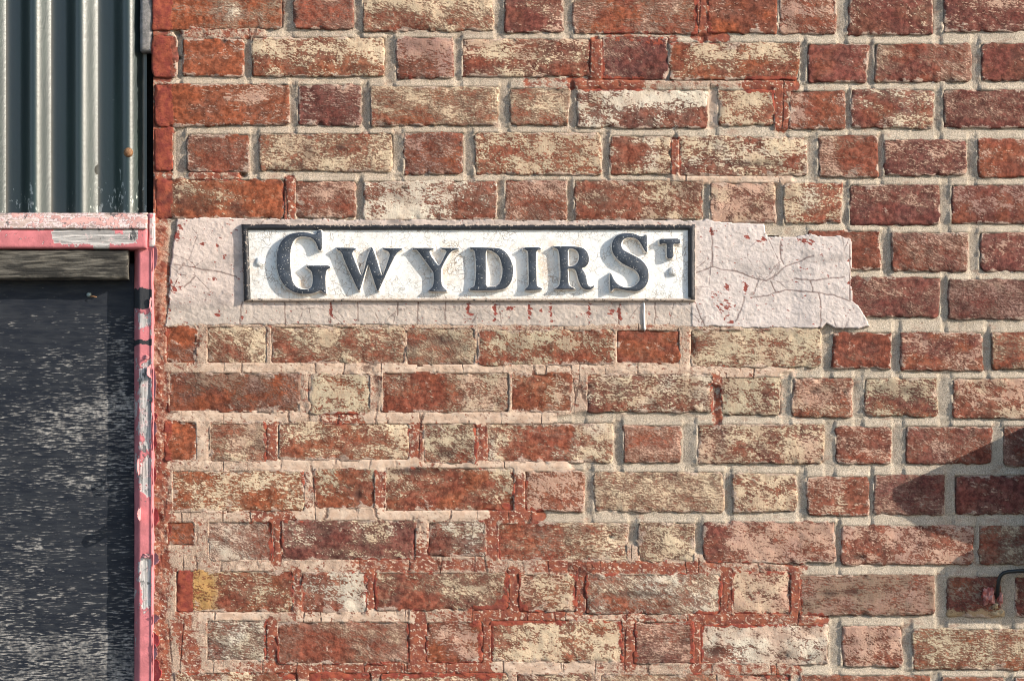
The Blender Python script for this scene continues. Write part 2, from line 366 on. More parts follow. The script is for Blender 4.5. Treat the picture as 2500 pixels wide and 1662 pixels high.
# ------------------------------------------------------------------ the setting
def sheet(name, x0, y0, x1, y1, z, mat):
    me = mesh(name, [(x0, y0, z), (x1, y0, z), (x1, y1, z), (x0, y1, z)], [(0, 1, 2, 3)]); o = link(name, me, mat, None, False); o['kind'] = 'structure'; return o
pv = M('worn_paving', 0.9, 0.25)
brk = pv.n('ShaderNodeTexBrick'); pv.put(brk.inputs['Vector'], pv.pos); brk.inputs['Scale'].default_value = 1.0
brk.inputs['Brick Width'].default_value = 0.9; brk.inputs['Row Height'].default_value = 0.6; brk.inputs['Mortar Size'].default_value = 0.008
for k, v in (('Color1', (0.10, 0.098, 0.095, 1)), ('Color2', (0.13, 0.127, 0.12, 1)), ('Mortar', (0.05, 0.05, 0.05, 1))): brk.inputs[k].default_value = v
pv.col(pv.mix(pv.mr(pv.noise(9, 6, 0.7), 0.3, 0.7, 0, 0.5), brk.outputs['Color'], (0.08, 0.078, 0.075))); pv.bump(pv.noise(200, 4, 0.6), 0.002)
sheet('pavement', -60, -60, 60, 40, 0.0, pv.m)

# ------------------------------------------------------------------ the brick wall
wall = thing('brick_wall', 'old red brick wall with flaking cream paint and wide sandy mortar joints', 'wall', (0.4, 0, 0))

BASE = {'R': (0.25, 0.066, 0.038), 'O': (0.33, 0.088, 0.038), 'M': (0.185, 0.052, 0.040), 'B': (0.20, 0.065, 0.038)}
PAINT = {'Y': (0.66, 0.525, 0.365), 'P': (0.55, 0.355, 0.265), 'G': (0.50, 0.42, 0.295), 'W': (0.68, 0.60, 0.485), 'D': (0.235, 0.17, 0.125), 'U': (0.37, 0.225, 0.185)}
# course by course: x0 y0 x1 y1, coverage of the cream paint (columns, top/bottom rows, 0..9), brick colour + paint colour
ROWS = {
'A': [(373,-22,689,71,'113535/012623','OY'),(721,-22,864,70,'445/236','RP'),(886,-20,1203,75,'778868/423746','RY'),(1232,-16,1370,81,'335/115','MP'),
      (1400,-15,1703,82,'612545/613534','RP'),(1727,-14,1898,80,'311/212','OP'),(1904,-12,2039,82,'766/754','RP'),(2073,-12,2277,84,'334433/112011','MP'),(2303,-14,2640,77,'335544/434433','MP')],
'B': [(371,88,430,190,'0/0','MP'),(446,95,596,186,'212/211','OP'),(616,92,937,187,'677578/354354','RY'),(968,91,1107,191,'788/356','RU'),
      (1130,96,1444,187,'696566/335533','RY'),(1468,91,1630,195,'421/311','MP'),(1634,102,1950,196,'376687/433334','RY'),(1971,107,2116,200,'223/123','MP'),(2137,107,2368,198,'421355/321244','RP'),(2395,107,2540,197,'213/123','MP')],
'C': [(377,205,704,306,'113563/112333','OP'),(729,207,880,306,'266/235','MU'),(904,212,1214,306,'788667/333765','RY'),(1246,214,1387,305,'587/356','RY'),
      (1408,218,1728,311,'677877/563533','RW'),(1754,218,1891,306,'776/766','RY'),(1929,221,2062,314,'634/735','RP'),(2080,218,2279,312,'444554/334543','MY'),(2304,219,2630,311,'434545/333344','MP')],
'D': [(377,314,423,418,'2/1','OP'),(457,327,607,421,'543/533','RP'),(634,325,957,417,'586657/576658','RY'),(987,323,1130,425,'656/655','RU'),
      (1159,323,1468,427,'766757/556567','RY'),(1491,332,1639,427,'238/246','RY'),(1657,334,1968,430,'656676/545676','RY'),(1998,332,2141,432,'722/721','RP'),(2159,341,2359,428,'544545/333444','MP'),(2387,338,2535,432,'423/414','RP')],
'E': [(380,437,693,534,'363211/112312','OY'),(721,441,868,532,'566/344','RP'),(889,441,1211,536,'687754/798633','RW'),(1234,439,1382,538,'677/546','RP'),
      (1403,440,1716,537,'356565/233555','RY'),(1734,445,1893,543,'877/887','RP'),(1914,448,2054,543,'854/745','RY'),(2077,450,2293,546,'545444/110111','MP'),(2323,452,2640,545,'544556/333445','MU')],
'F': [(1975,562,2148,657,'222/111','RP'),(2177,568,2362,661,'456566/434545','RP'),(2393,568,2540,661,'455/234','MP')],
'G': [(2070,677,2295,773,'555545/433343','MP'),(2316,682,2640,780,'767576/556554','MU')],
'H': [(404,795,479,889,'0/1','OP'),(505,796,652,887,'687/456','RY'),(661,796,986,887,'478567/334645','RY'),(992,798,1160,891,'578/567','RG'),
      (1168,804,1500,891,'667664/456446','RG'),(1506,804,1659,889,'111/110','RP'),(1686,802,2004,896,'677888/677887','RG'),(2034,811,2175,900,'110/111','RP'),(2202,811,2398,903,'554444/444545','MP'),(2421,811,2560,903,'554/543','RY')],
'I': [(411,909,730,1005,'466667/211455','OD'),(755,911,903,1009,'888/887','RG'),(932,907,1242,1007,'512678/101577','RG'),(1249,911,1396,1005,'334/225','RY'),
      (1434,911,1738,1007,'455778/445556','RY'),(1763,918,1905,1014,'776/776','RG'),(1936,921,2080,1018,'676/665','RP'),(2111,923,2287,1014,'557666/444445','MG'),(2327,923,2640,1021,'667767/336666','RP')],
'J': [(404,1028,477,1125,'0/1','OP'),(512,1030,649,1127,'478/576','RY'),(678,1030,999,1122,'575547/434557','RY'),(1032,1033,1163,1131,'687/566','RG'),
      (1187,1032,1495,1127,'852278/732376','RY'),(1524,1037,1662,1129,'657/666','RP'),(1704,1035,2009,1131,'676577/656577','RY'),(2042,1042,2176,1131,'454/454','RP'),(2212,1040,2420,1133,'445554/446442','RP'),(2450,1040,2590,1135,'543/444','MP')],
'K': [(421,1148,741,1248,'456655/475334','OY'),(768,1143,916,1240,'544/232','RG'),(939,1141,1255,1246,'554337/321125','RY'),(1282,1148,1424,1248,'667/766','RP'),
      (1451,1152,1766,1248,'778887/776767','RY'),(1790,1156,1944,1250,'777/777','RY'),(1971,1162,2118,1258,'663/561','RP'),(2134,1158,2303,1256,'344433/455334','MP'),(2331,1160,2640,1254,'222222/233332','MP')],
'L': [(409,1271,475,1330,'0/3','OP'),(507,1271,664,1367,'677/863','RW'),(688,1269,1014,1367,'443563/323443','MY'),(1046,1271,1184,1358,'378/125','RW'),
      (1215,1275,1532,1367,'222568/222578','RY'),(1560,1275,1695,1371,'577/678','RY'),(1719,1275,2038,1375,'476777/368775','RP'),(2055,1283,2376,1379,'656665/456666','RP'),(2391,1283,2540,1378,'464/376','RG')],
'M': [(430,1392,715,1494,'095463/082335','RY'),(736,1394,893,1496,'478/238','RW'),(914,1394,1242,1487,'525567/212645','RY'),(1265,1398,1407,1494,'777/368','RY'),
      (1428,1398,1760,1498,'757887/534657','RW'),(1788,1394,1930,1501,'888/988','RP'),(1953,1402,2278,1503,'787898/888889','RD'),(2314,1407,2441,1505,'555/656','MD'),(2479,1407,2640,1503,'333/333','MD')],  # last brick listed: its dark colours stand in for shade
'N': [(505,1513,649,1613,'677/476','RW'),(676,1517,997,1620,'323356/222345','RP'),(1042,1515,1177,1619,'667/247','RP'),(1196,1513,1518,1615,'688578/578678','RY'),
      (1549,1517,1691,1620,'676/666','RP'),(1710,1524,2022,1620,'898989/479787','RW'),(2057,1528,2201,1626,'788/785','RP'),(2230,1534,2540,1634,'567767/556656','RG')],
'O': [(427,1640,726,1735,'556655/444444','RY'),(752,1641,905,1735,'544/444','RP'),(930,1641,1238,1735,'565565/444444','RY'),(1261,1643,1441,1737,'565/444','RY'),
      (1466,1643,1750,1738,'555655/444444','RY'),(1777,1645,1930,1740,'565/444','RP'),(1955,1648,2272,1743,'555555/444444','RP'),(2300,1650,2450,1745,'444/444','RP'),(2476,1652,2640,1747,'444/444','RP')],
}
# courses just beyond the frame, so that the wall goes on
rng = random.Random(3)
for nm, y, xs in (('top', -137, 377), ('top2', -252, 377), ('low', 1758, 425), ('low2', 1874, 425)):
    x = xs; row = []
    hd = nm in ('top', 'low2')
    while x < 3260:
        wd = 145 if hd else 318; hd = not hd
        row.append((x, y, x + wd, y + 93, ''.join(rng.choice('3456') for _ in range(3)) + '/' + ''.join(rng.choice('2345') for _ in range(3)), rng.choice(('RY', 'RP', 'MP'))))
        x += wd + 25
    ROWS[nm] = row
for k, row in ROWS.items():                   # on to the right of the frame
    if k in ('top', 'top2', 'low', 'low2'): continue
    x0, y0, x1, y1 = row[-1][:4]; x = x1 + 25; long = (x1 - x0) < 200
    while x < 3260:
        wd = 318 if long else 145; long = not long
        row.append((x, y0, x + wd, y1, ''.join(rng.choice('3456') for _ in range(3)) + '/' + ''.join(rng.choice('2345') for _ in range(3)), rng.choice(('RP', 'MP', 'MU')))); x += wd + 25

# red paint on joints and bricks: x0,y0,x1,y1,half width,strength
REDSEG = [(1715,-30,1715,80,14,1.0),(1700,88,1768,92,9,.9),(1455,104,1457,186,12,1.0),(1290,200,1380,203,9,.55),(1398,203,1560,205,12,.95),(1560,205,1830,208,10,.45),(1490,84,1640,96,12,.6),
 (1830,205,1932,206,14,1.0),(1905,215,1908,305,14,1.0),(1649,345,1649,425,8,.8),(706,440,706,545,11,.9),(450,80,640,84,9,.62),(470,428,585,430,8,.7),(985,185,1010,187,4,.5),(690,-10,690,40,3,.4),
 (1747,915,1752,1025,11,.72),(1741,900,1800,905,8,.5),(660,1035,662,1126,13,.85),(1015,1030,1016,1132,14,.85),(1174,1035,1176,1132,11,.85),(1590,1100,1590,1101,1,.1),
 (798,1023,868,1020,9,1.0),(1165,1020,1260,1022,6,.5),(1440,905,1500,905,6,.4),(755,1150,760,1248,13,.6),(928,1143,928,1245,9,.9),(1268,1180,1272,1250,12,.95),(1262,1150,1270,1180,12,.6),(1258,1130,1275,1145,6,.5),
 (1180,1258,1318,1260,11,1.0),(612,1262,735,1262,9,.85),(440,1262,610,1262,9,.42),(672,1275,675,1370,11,.95),(1030,1275,1033,1330,14,.55),(1030,1330,1033,1362,14,.95),(1200,1270,1206,1350,12,.95),(1300,1252,1318,1260,9,.9),
 (690,1380,860,1382,9,.5),(860,1380,1060,1380,13,.8),(1060,1378,1190,1380,10,.75),(1190,1385,1330,1385,10,.55),(1340,1383,1500,1386,12,.9),(1500,1384,1700,1386,11,.85),(1700,1384,1955,1388,12,.6),
 (725,1398,728,1500,12,.75),(905,1400,907,1492,11,.95),(1252,1400,1250,1500,15,.95),(1230,1490,1260,1500,24,.95),(1418,1400,1416,1495,12,.95),(1774,1400,1772,1500,13,1.0),(1941,1398,1944,1500,11,.95),
 (520,1503,650,1505,9,.2),(720,1500,760,1505,9,.6),(900,1503,1160,1505,10,.6),(1160,1503,1270,1500,20,1.0),(1270,1505,1370,1508,11,.95),(1380,1507,1560,1508,11,.6),(1560,1510,1700,1512,9,.6),(1700,1510,1850,1512,13,.95),(1850,1510,2005,1512,13,.75),
 (662,1520,665,1620,13,.92),(1018,1510,1020,1630,20,1.0),(1186,1510,1186,1640,13,.95),(1533,1520,1536,1620,16,.92),(1702,1520,1700,1630,11,.95),
 (590,1630,720,1632,11,.7),(700,1640,1190,1632,14,.9),(1190,1632,1215,1640,12,.8),(1440,1632,1560,1632,11,.5),(1560,1625,1690,1632,10,.3),(1700,1632,1945,1640,13,.62),
 (1230,1245,1250,1260,14,.8),(1196,1360,1530,1372,5,.4),(440,1510,470,1620,22,.75)]
WHSEG = [(1990,400,1990,400,1,0),(1640,437,1930,440,9,.85),(1738,230,1740,305,9,.9),(505,898,1000,900,11,.82),(1000,898,1200,900,11,.85),(1200,897,1760,900,10,.72),(1760,905,1935,908,10,.75),(1700,800,1700,800,1,0),
 (430,1016,720,1016,10,.8),(720,1018,1000,1016,9,.55),(900,1018,1345,1020,11,.85),(1345,1020,1400,1022,9,.2),(420,1137,650,1140,10,.6),(650,1140,1010,1132,12,.95),(1010,1133,1080,1140,10,.6),(1090,1142,1390,1140,12,.92),
 (440,1255,610,1258,10,.62),(735,1255,1180,1252,12,.93),(640,1380,700,1385,12,.4),(570,1378,690,1384,10,.6),(740,1380,860,1382,9,.7),(1060,1385,1200,1385,9,.35),(1030,1280,1030,1330,13,.62),(755,1160,757,1245,12,.6),(768,1150,770,1170,8,.8),
 (500,1500,640,1500,13,.88),(740,1506,905,1510,11,.75),(905,1500,1000,1504,12,.8),(1000,1500,1160,1510,9,.4),(1380,1512,1560,1514,9,.6),(1560,1514,1700,1514,9,.4),(1215,1625,1440,1635,12,.85),(1440,1632,1560,1634,9,.5),(520,1630,600,1632,10,.5),
 (488,1035,496,1125,12,.8),(735,1005,740,1030,8,.7),(1905,1020,1905,1025,3,.3),(1740,640,1740,640,1,0),(480,1150,430,1260,6,.3),(1905,950,1910,1015,10,.5),(995,1030,1010,1060,9,.5)]
def seg_field(X, Y, segs, soft=5.0):
    f = np.zeros(X.shape)
    for x0, y0, x1, y1, hw, st in segs:
        if st <= 0: continue
        m = (X > min(x0, x1) - hw - 14) & (X < max(x0, x1) + hw + 14) & (Y > min(y0, y1) - hw - 14) & (Y < max(y0, y1) + hw + 14)
        if not m.any(): continue
        d = seg_dist(X[m], Y[m], x0, y0, x1, y1)
        d = d + 9 * fbm(X[m] / 15, Y[m] / 15, 77, 3); f[m] = np.maximum(f[m], st * (1 - sstep(hw, hw + soft * 2, d)))
    return f
def left_edge_red(X, Y):
    wob = 14 * fbm(X / 40, Y / 40, 5)
    top = sstep(428, 414, X + wob) * (Y < 545)
    low = (0.66 + .16 * sstep(880, 1000, Y)) * sstep(432, 405, X + 2.2 * wob) * (Y >= 545)
    return np.maximum(top * 0.85, low * (0.65 + 0.7 * vnoise(X / 30, Y / 55, 9)))
def flush_zone(X, Y):
    """how far the joints are filled flush and painted over: the lower left of the wall"""
    bx = np.interp(Y, [780, 905, 1020, 1140, 1258, 1300, 1384, 1510, 1640, 1760], [1930, 1935, 1345, 1390, 1310, 1320, 1955, 2008, 1945, 1900])
    f = sstep(14, -14, X - bx + 14 * fbm(X / 35, Y / 35, 3)) * sstep(770, 800, Y)
    for x0, x1, y0, y1 in ((1690, 1740, -40, 84), (1400, 1940, 196, 214), (1440, 1475, 96, 192), (1888, 1932, 205, 315), (1640, 1935, 425, 450), (1636, 1662, 340, 430), (440, 650, 66, 94), (690, 724, 430, 545), (460, 590, 418, 440)):
        f = np.maximum(f, ((X > x0) & (X < x1) & (Y > y0) & (Y < y1)) * 0.95)
    return f

DENTS = [(1490,1310,6,5,4.0),(545,102,9,6,2.0),(1840,400,70,8,2.2),(1000,1150,60,10,1.0),(872,1208,9,16,3.0),(850,1190,5,5,2.0),(1060,1150,20,6,2.0),(1085,1110,26,12,3.0),(1560,1450,70,9,1.6),(1790,215,30,6,3),(1960,222,55,5,3),(1360,222,30,6,3),
         (2095,1360,18,7,3.5),(1930,1440,6,4,1),(2025,1448,26,6,1.2),(2075,1445,24,7,1.2),(985,460,10,6,3),(780,306,10,7,4),(830,360,12,8,2),(1915,1505,20,10,2),(1410,1490,12,8,2),(2020,540,8,5,3),(1990,955,14,8,2),(2062,955,8,9,2.4),(1920,1600,6,5,3),(1975,1602,5,6,3),(1745,1590,24,12,1.6),(1080,830,30,14,1.4),(1120,890,30,10,2)]
brick_rects = []
nb = 0
def make_brick(x0, y0, x1, y1, grid, cc):
    global nb
    x0 -= 1.5; x1 += 2.5; y0 -= .8; y1 += 1.2
    nb += 1; sd = nb * 13 + 5
    out = x0 > 2510 or y1 < -5 or y0 > 1670
    st = 16.0 if out else 5.5
    w_, h_ = x1 - x0, y1 - y0
    def axis(L):
        n = max(3, int(round((L - 12) / st)))
        return np.concatenate([[0, 0, 1.6, 3.6], np.linspace(6, L - 6, n), [L - 3.6, L - 1.6, L, L]])
    u = axis(w_); v = axis(h_); U, V = np.meshgrid(u, v)
    ex = np.minimum(U, w_ - U); ey = np.minimum(V, h_ - V); e = np.minimum(ex, ey)
    # rounded corners
    r = 5 + 5 * rng.random()
    fx = np.clip(1 - ex / r, 0, 1); fy = np.clip(1 - ey / r, 0, 1)
    pull = r * 0.34 * (fx * fy) ** 0.9
    PX = x0 + U + np.where(U < w_ / 2, pull, -pull); PY = y0 + V + np.where(V < h_ / 2, pull, -pull)
    # ragged arrises
    fal = np.exp(-e / 9.0)
    ou = 6.0 * fbm(PX / 26, PY / 26, sd) + 7.0 * fbm(PX / 9, PY / 9, sd + 3); ov = 6.0 * fbm(PX / 26 + 40, PY / 26, sd + 1) + 7.0 * fbm(PX / 9 + 9, PY / 9, sd + 7)
    cw = [rng.uniform(-3.2, 3.2) for _ in range(8)]; uu = U / w_; vv = V / h_
    PX = PX + fal * ((1 - uu) * (cw[0] * (1 - vv) + cw[1] * vv) + uu * (cw[2] * (1 - vv) + cw[3] * vv))
    PY = PY + fal * ((1 - vv) * (cw[4] * (1 - uu) + cw[5] * uu) + vv * (cw[6] * (1 - uu) + cw[7] * uu)) * .8
    PX = PX + ou * fal; PY = PY + ov * fal
    fl = flush_zone(np.array([(x0 + x1) / 2.]), np.array([y1 + 8.]))[0]
    rel = 0.0011 if fl < 0.5 else 0.0014
    Y = (0.0022 - 0.0010 * fl) * np.exp(-e / 1.7) - rel * 2 * fbm(PX / 45, PY / 40, sd + 2, 3) - 0.0022 * fbm(PX / 13, PY / 11, sd + 4, 3)
    Y = Y + rng.uniform(-0.0009, 0.0007) + (U / w_ - .5) * rng.uniform(-0.0016, 0.0016) + (V / h_ - .5) * rng.uniform(-0.0010, 0.0010)
    chip = sstep(0.07, 0.20, fbm(PX / 26, PY / 22, sd + 8, 3)) * np.exp(-e / 8.0); Y = Y + 0.0034 * chip
    dirt_tone = 0.55 * np.exp(-e / 2.0) * sstep(-.15, .2, fbm(PX / 20, PY / 20, sd + 5)) + 0.25 * chip  # darker along the arrises and in chips, broken up by noise
    for dx, dy, rx, ry, dep in DENTS:
        if x0 - 5 < dx < x1 + 5 and y0 - 5 < dy < y1 + 5:
            q = np.exp(-(((PX - dx) / rx) ** 2 + ((PY - dy) / ry) ** 2) ** 1.5); Y = Y + q * dep * 0.001; dirt_tone = np.maximum(dirt_tone, q * 0.8)  # dents sunk and coloured darker
    ring = (np.arange(len(u)) == 0) | (np.arange(len(u)) == len(u) - 1); ringv = (np.arange(len(v)) == 0) | (np.arange(len(v)) == len(v) - 1)
    Y[:, ring] = 0.022; Y[ringv, :] = 0.022
    rows = grid.split('/'); G = np.array([[int(c) for c in rr] for rr in rows], float) / 9.0
    gx = np.clip(U / w_ * G.shape[1] - 0.5, 0, G.shape[1] - 1.001); gy = np.clip(V / h_ * G.shape[0] - 0.5 + 0.25 * fbm(PX / 30, PY / 30, sd + 6), 0, max(0, G.shape[0] - 1.001))
    gx = np.clip(gx + 0.8 * fbm(PX / 25, PY / 25, sd + 9), 0, G.shape[1] - 1.001)
    ix = gx.astype(int); iy = gy.astype(int); tx = gx - ix; ty = gy - iy
    ix1 = np.minimum(ix + 1, G.shape[1] - 1); iy1 = np.minimum(iy + 1, G.shape[0] - 1)
    tx = sstep(.2, .8, tx); ty = sstep(.15, .85, ty)
    cov = (G[iy, ix] * (1 - tx) + G[iy, ix1] * tx) * (1 - ty) + (G[iy1, ix] * (1 - tx) + G[iy1, ix1] * tx) * ty
    cov = 0.5 + (cov - 0.68) * 0.66 + 0.42 * fbm(PX / 42, PY / 30, sd + 19, 3) + 0.08 * np.exp(-e / 4) * (cov > .2)
    red = np.maximum(left_edge_red(PX, PY), 0.75 * seg_field(PX, PY, REDSEG, 7.0))
    bc = np.array(BASE[cc[0]]) * (0.88 + 0.26 * rng.random()); pc = np.array(PAINT[cc[1]]) * (0.93 + 0.14 * rng.random())
    t = np.clip(0.5 + 1.5 * fbm(PX / 60, PY / 60, sd + 11), 0, 1)[..., None]; t2 = sstep(-.12, .2, fbm(PX / 48, PY / 34, sd + 12))[..., None]; t3 = sstep(-.1, .2, fbm(PX / 44, PY / 36, sd + 13))[..., None]
    alt = np.array(rng.choice([(0.10, 0.035, 0.030), (0.34, 0.10, 0.042), (0.20, 0.07, 0.042), (0.13, 0.045, 0.042), (0.30, 0.085, 0.04)]))
    bcol = bc * (0.75 + 0.45 * t); bcol = bcol * (1 - .6 * t2) + .6 * t2 * alt
    pal = np.array(PAINT[rng.choice({'Y': 'PGWY', 'P': 'UYPU', 'G': 'YDGP', 'W': 'YGPW', 'D': 'UGD', 'U': 'PUD'}[cc[1]])])
    pcol = pc * (1 - .65 * t3) + .65 * t3 * pal; pcol = pcol * (0.86 + 0.22 * t)
    smear = np.exp(-e / (6.5 + 3 * fl)) * sstep(-.16, .16, fbm(PX / 32, PY / 24, sd + 14, 3)) + .35 * sstep(.14, .3, fbm(PX / 40, PY / 30, sd + 15, 3))
    dirt_tone = np.maximum(dirt_tone, .5 * rng.random() * sstep(.06, .28, fbm(PX / 42, PY / 34, sd + 16, 3)))
    if (cc, grid[:3]) == ('RY', '095'):            # the brick with a bare buff yellow patch beside a maroon end
        yel = sstep(464, 472, PX + 8 * fbm(PX / 9, PY / 9, 6)) * sstep(556, 515, PX + 34 * fbm(PX / 20, PY / 18, 2, 3)); cov = np.maximum(cov, yel * .66)
        pcol = pcol * (1 - yel[..., None]) + yel[..., None] * np.array((0.46, 0.27, 0.10)); red = np.maximum(red * (1 - yel), sstep(474, 466, PX) * .95)
    if abs(x0 - 2314) < 4 and y0 > 1400:
        yy = sstep(1486, 1492, PY + 22 * fbm(PX / 16, PY / 14, 4, 3)) * .8; cov = np.maximum(cov, yy); pcol = pcol * (1 - yy[..., None]) + yy[..., None] * np.array((0.44, 0.32, 0.17))
    me, used = grid_mesh('brick', u, v, PX, PY, Y)
    fattr(me, 'cov', cov.ravel()[used]); fattr(me, 'red', red.ravel()[used]); fattr(me, 'dirt_tone', dirt_tone.ravel()[used]); fattr(me, 'smear', smear.ravel()[used]); n_ = int(used.sum()); fattr(me, 'var', [rng.random()] * n_); fattr(me, 'vartwo', [rng.random()] * n_)
    cattr(me, 'bcol', bcol.reshape(-1, 3)[used]); cattr(me, 'pcol', pcol.reshape(-1, 3)[used])
    o = link('brick', me, MB, wall); recenter(o)
    brick_rects.append((x0, y0, x1, y1))
for k in ROWS:
    for b in ROWS[k]: make_brick(*b)

# plaster patch outline round the sign
PLAST = [(432,534),(520,531),(640,534),(900,537),(1300,538),(1690,539),(1722,536),(1748,541),(1800,545),(1866,547),(1871,580),(1930,578),(1980,572),(2000,577),(2050,577),(2074,582),(2079,600),(2078,690),(2082,736),(2098,752),(2125,794),(2100,803),(2060,801),(2035,802),(2015,787),(2005,800),(1960,801),(1700,797),(1500,798),(1100,794),(900,791),(640,793),(500,794),(403,796),(412,740),(416,650),(421,606),(428,570)]

# mortar: one relief sheet between and behind the bricks
def make_mortar():
    st = 4.0
    us = np.arange(374, 3330, st); vs = np.arange(-262, 1972, st)
    X, Yp = np.meshgrid(us, vs)
    sd = np.full(X.shape, 60.0)            # signed distance to the nearest brick (negative inside)
    top = np.full(X.shape, 40.0); bot = np.full(X.shape, 40.0); lef = np.full(X.shape, 40.0); rig = np.full(X.shape, 40.0)
    for x0, y0, x1, y1 in brick_rects:
        i0, i1 = np.searchsorted(us, [x0 - 44, x1 + 44]); j0, j1 = np.searchsorted(vs, [y0 - 44, y1 + 44])
        if i1 <= i0 or j1 <= j0: continue
        x = X[j0:j1, i0:i1]; y = Yp[j0:j1, i0:i1]
        dx = np.maximum(x0 - x, x - x1); dy = np.maximum(y0 - y, y - y1)
        d = np.where((dx > 0) & (dy > 0), np.hypot(dx, dy), np.maximum(dx, dy))
        sd[j0:j1, i0:i1] = np.minimum(sd[j0:j1, i0:i1], d)
        inx = (dx < 2); iny = (dy < 2)
        lef[j0:j1, i0:i1] = np.where(iny & (x > x1 - 2), np.minimum(lef[j0:j1, i0:i1], x - x1), lef[j0:j1, i0:i1])
        rig[j0:j1, i0:i1] = np.where(iny & (x < x0 + 2), np.minimum(rig[j0:j1, i0:i1], x0 - x), rig[j0:j1, i0:i1])
        top[j0:j1, i0:i1] = np.where(inx & (y > y1 - 2), np.minimum(top[j0:j1, i0:i1], y - y1), top[j0:j1, i0:i1])
        bot[j0:j1, i0:i1] = np.where(inx & (y < y0 + 2), np.minimum(bot[j0:j1, i0:i1], y0 - y), bot[j0:j1, i0:i1])
    hgap = np.stack([lef, rig]); tv = np.clip(lef / np.maximum(lef + rig, 1), 0, 1)
    horiz = ((top < 39) & (bot < 39)).astype(float)
    t = np.clip(top / np.maximum(top + bot, 1), 0, 1)
    fl = flush_zone(X, Yp)
    n1 = fbm(X / 40, Yp / 40, 21); n2 = fbm(X / 10, Yp / 10, 22, 3); n3 = vnoise(X / 3.2, Yp / 3.2, 31) - .5
    dgrey = np.where(horiz > 0, 0.0046 - 0.0034 * t, 0.0068 - (0.0044 + 0.004 * fbm(X / 170, Yp / 60, 27)) * tv)
    dgrey = dgrey + 0.0018 * n1
    dfl = 0.0002 + 0.0022 * n1
    dep = dgrey * (1 - fl) + dfl * fl
    dep = dep - 0.0016 * np.exp(-(np.maximum(sd, 0) / 4.0) ** 2) * sstep(0.0, .25, fbm(X / 28, Yp / 22, 29, 3))      # mortar squeezed over the arrises here and there
    dep = dep - 0.0010 * n2 - 0.0008 * n3 * (1 - .6 * fl)
    dep = dep + 0.0018 * np.exp(-((sd - 0.0) / 2.5) ** 2) * (fl > .5) * vnoise(X / 30, Yp / 30, 41)      # hairline gap where old filling shrank away from the brick
    dep = np.where(sd < -5, 0.012, dep)
    # fillet of mortar beside the door post
    fil = sstep(420, 396, X + 16 * fbm(X / 30, Yp / 30, 8)) * sstep(535, 560, Yp)
    dep = dep * (1 - fil) + fil * (0.0002 + 0.0045 * n2 + 0.006 * n1)
    # lost mortar at the top left
    for hx, hy, r in ((433, 80, 9), (438, 140, 5), (592, 425, 8)):
        dep = dep + 0.010 * np.exp(-(((X - hx) / r) ** 2 + ((Yp - hy) / (r * .8)) ** 2) ** 2)
    keepv = (sd > -9) & ~inpoly(X, Yp, [(440, 548), (1690, 552), (2060, 590), (2060, 735), (1960, 785), (440, 785)])
    keep = keepv[:-1, :-1] | keepv[1:, :-1] | keepv[:-1, 1:] | keepv[1:, 1:]
    me, used = grid_mesh('mortar', us, vs, X, Yp, dep, keep)
    red = np.maximum(seg_field(X, Yp, REDSEG), left_edge_red(X, Yp) * .95)
    red = np.maximum(red, fl * (0.40 + 0.35 * fbm(X / 70, Yp / 40, 33)))
    wh = np.maximum(seg_field(X, Yp, WHSEG) * .80, fl * .30)
    z = np.clip(sstep(1000, 2000, X), 0, 1)[..., None]
    g = np.array((0.44, 0.355, 0.275)) * (1 - z) + z * np.array((0.455, 0.38, 0.30))
    pale = np.array((0.45, 0.315, 0.235))
    fz = (fl * .75)[..., None]; g = g * (1 - fz) + fz * pale
    flc = fil[..., None]; g = g * (1 - flc) + flc * np.array((0.40, 0.215, 0.15))
    fattr(me, 'red', red.ravel()[used]); fattr(me, 'wh', wh.ravel()[used]); fattr(me, 'flush', (fl * (1 - .5 * fil)).ravel()[used]); cattr(me, 'mcol', g.reshape(-1, 3)[used])
    link('mortar', me, MM, wall)
make_mortar()

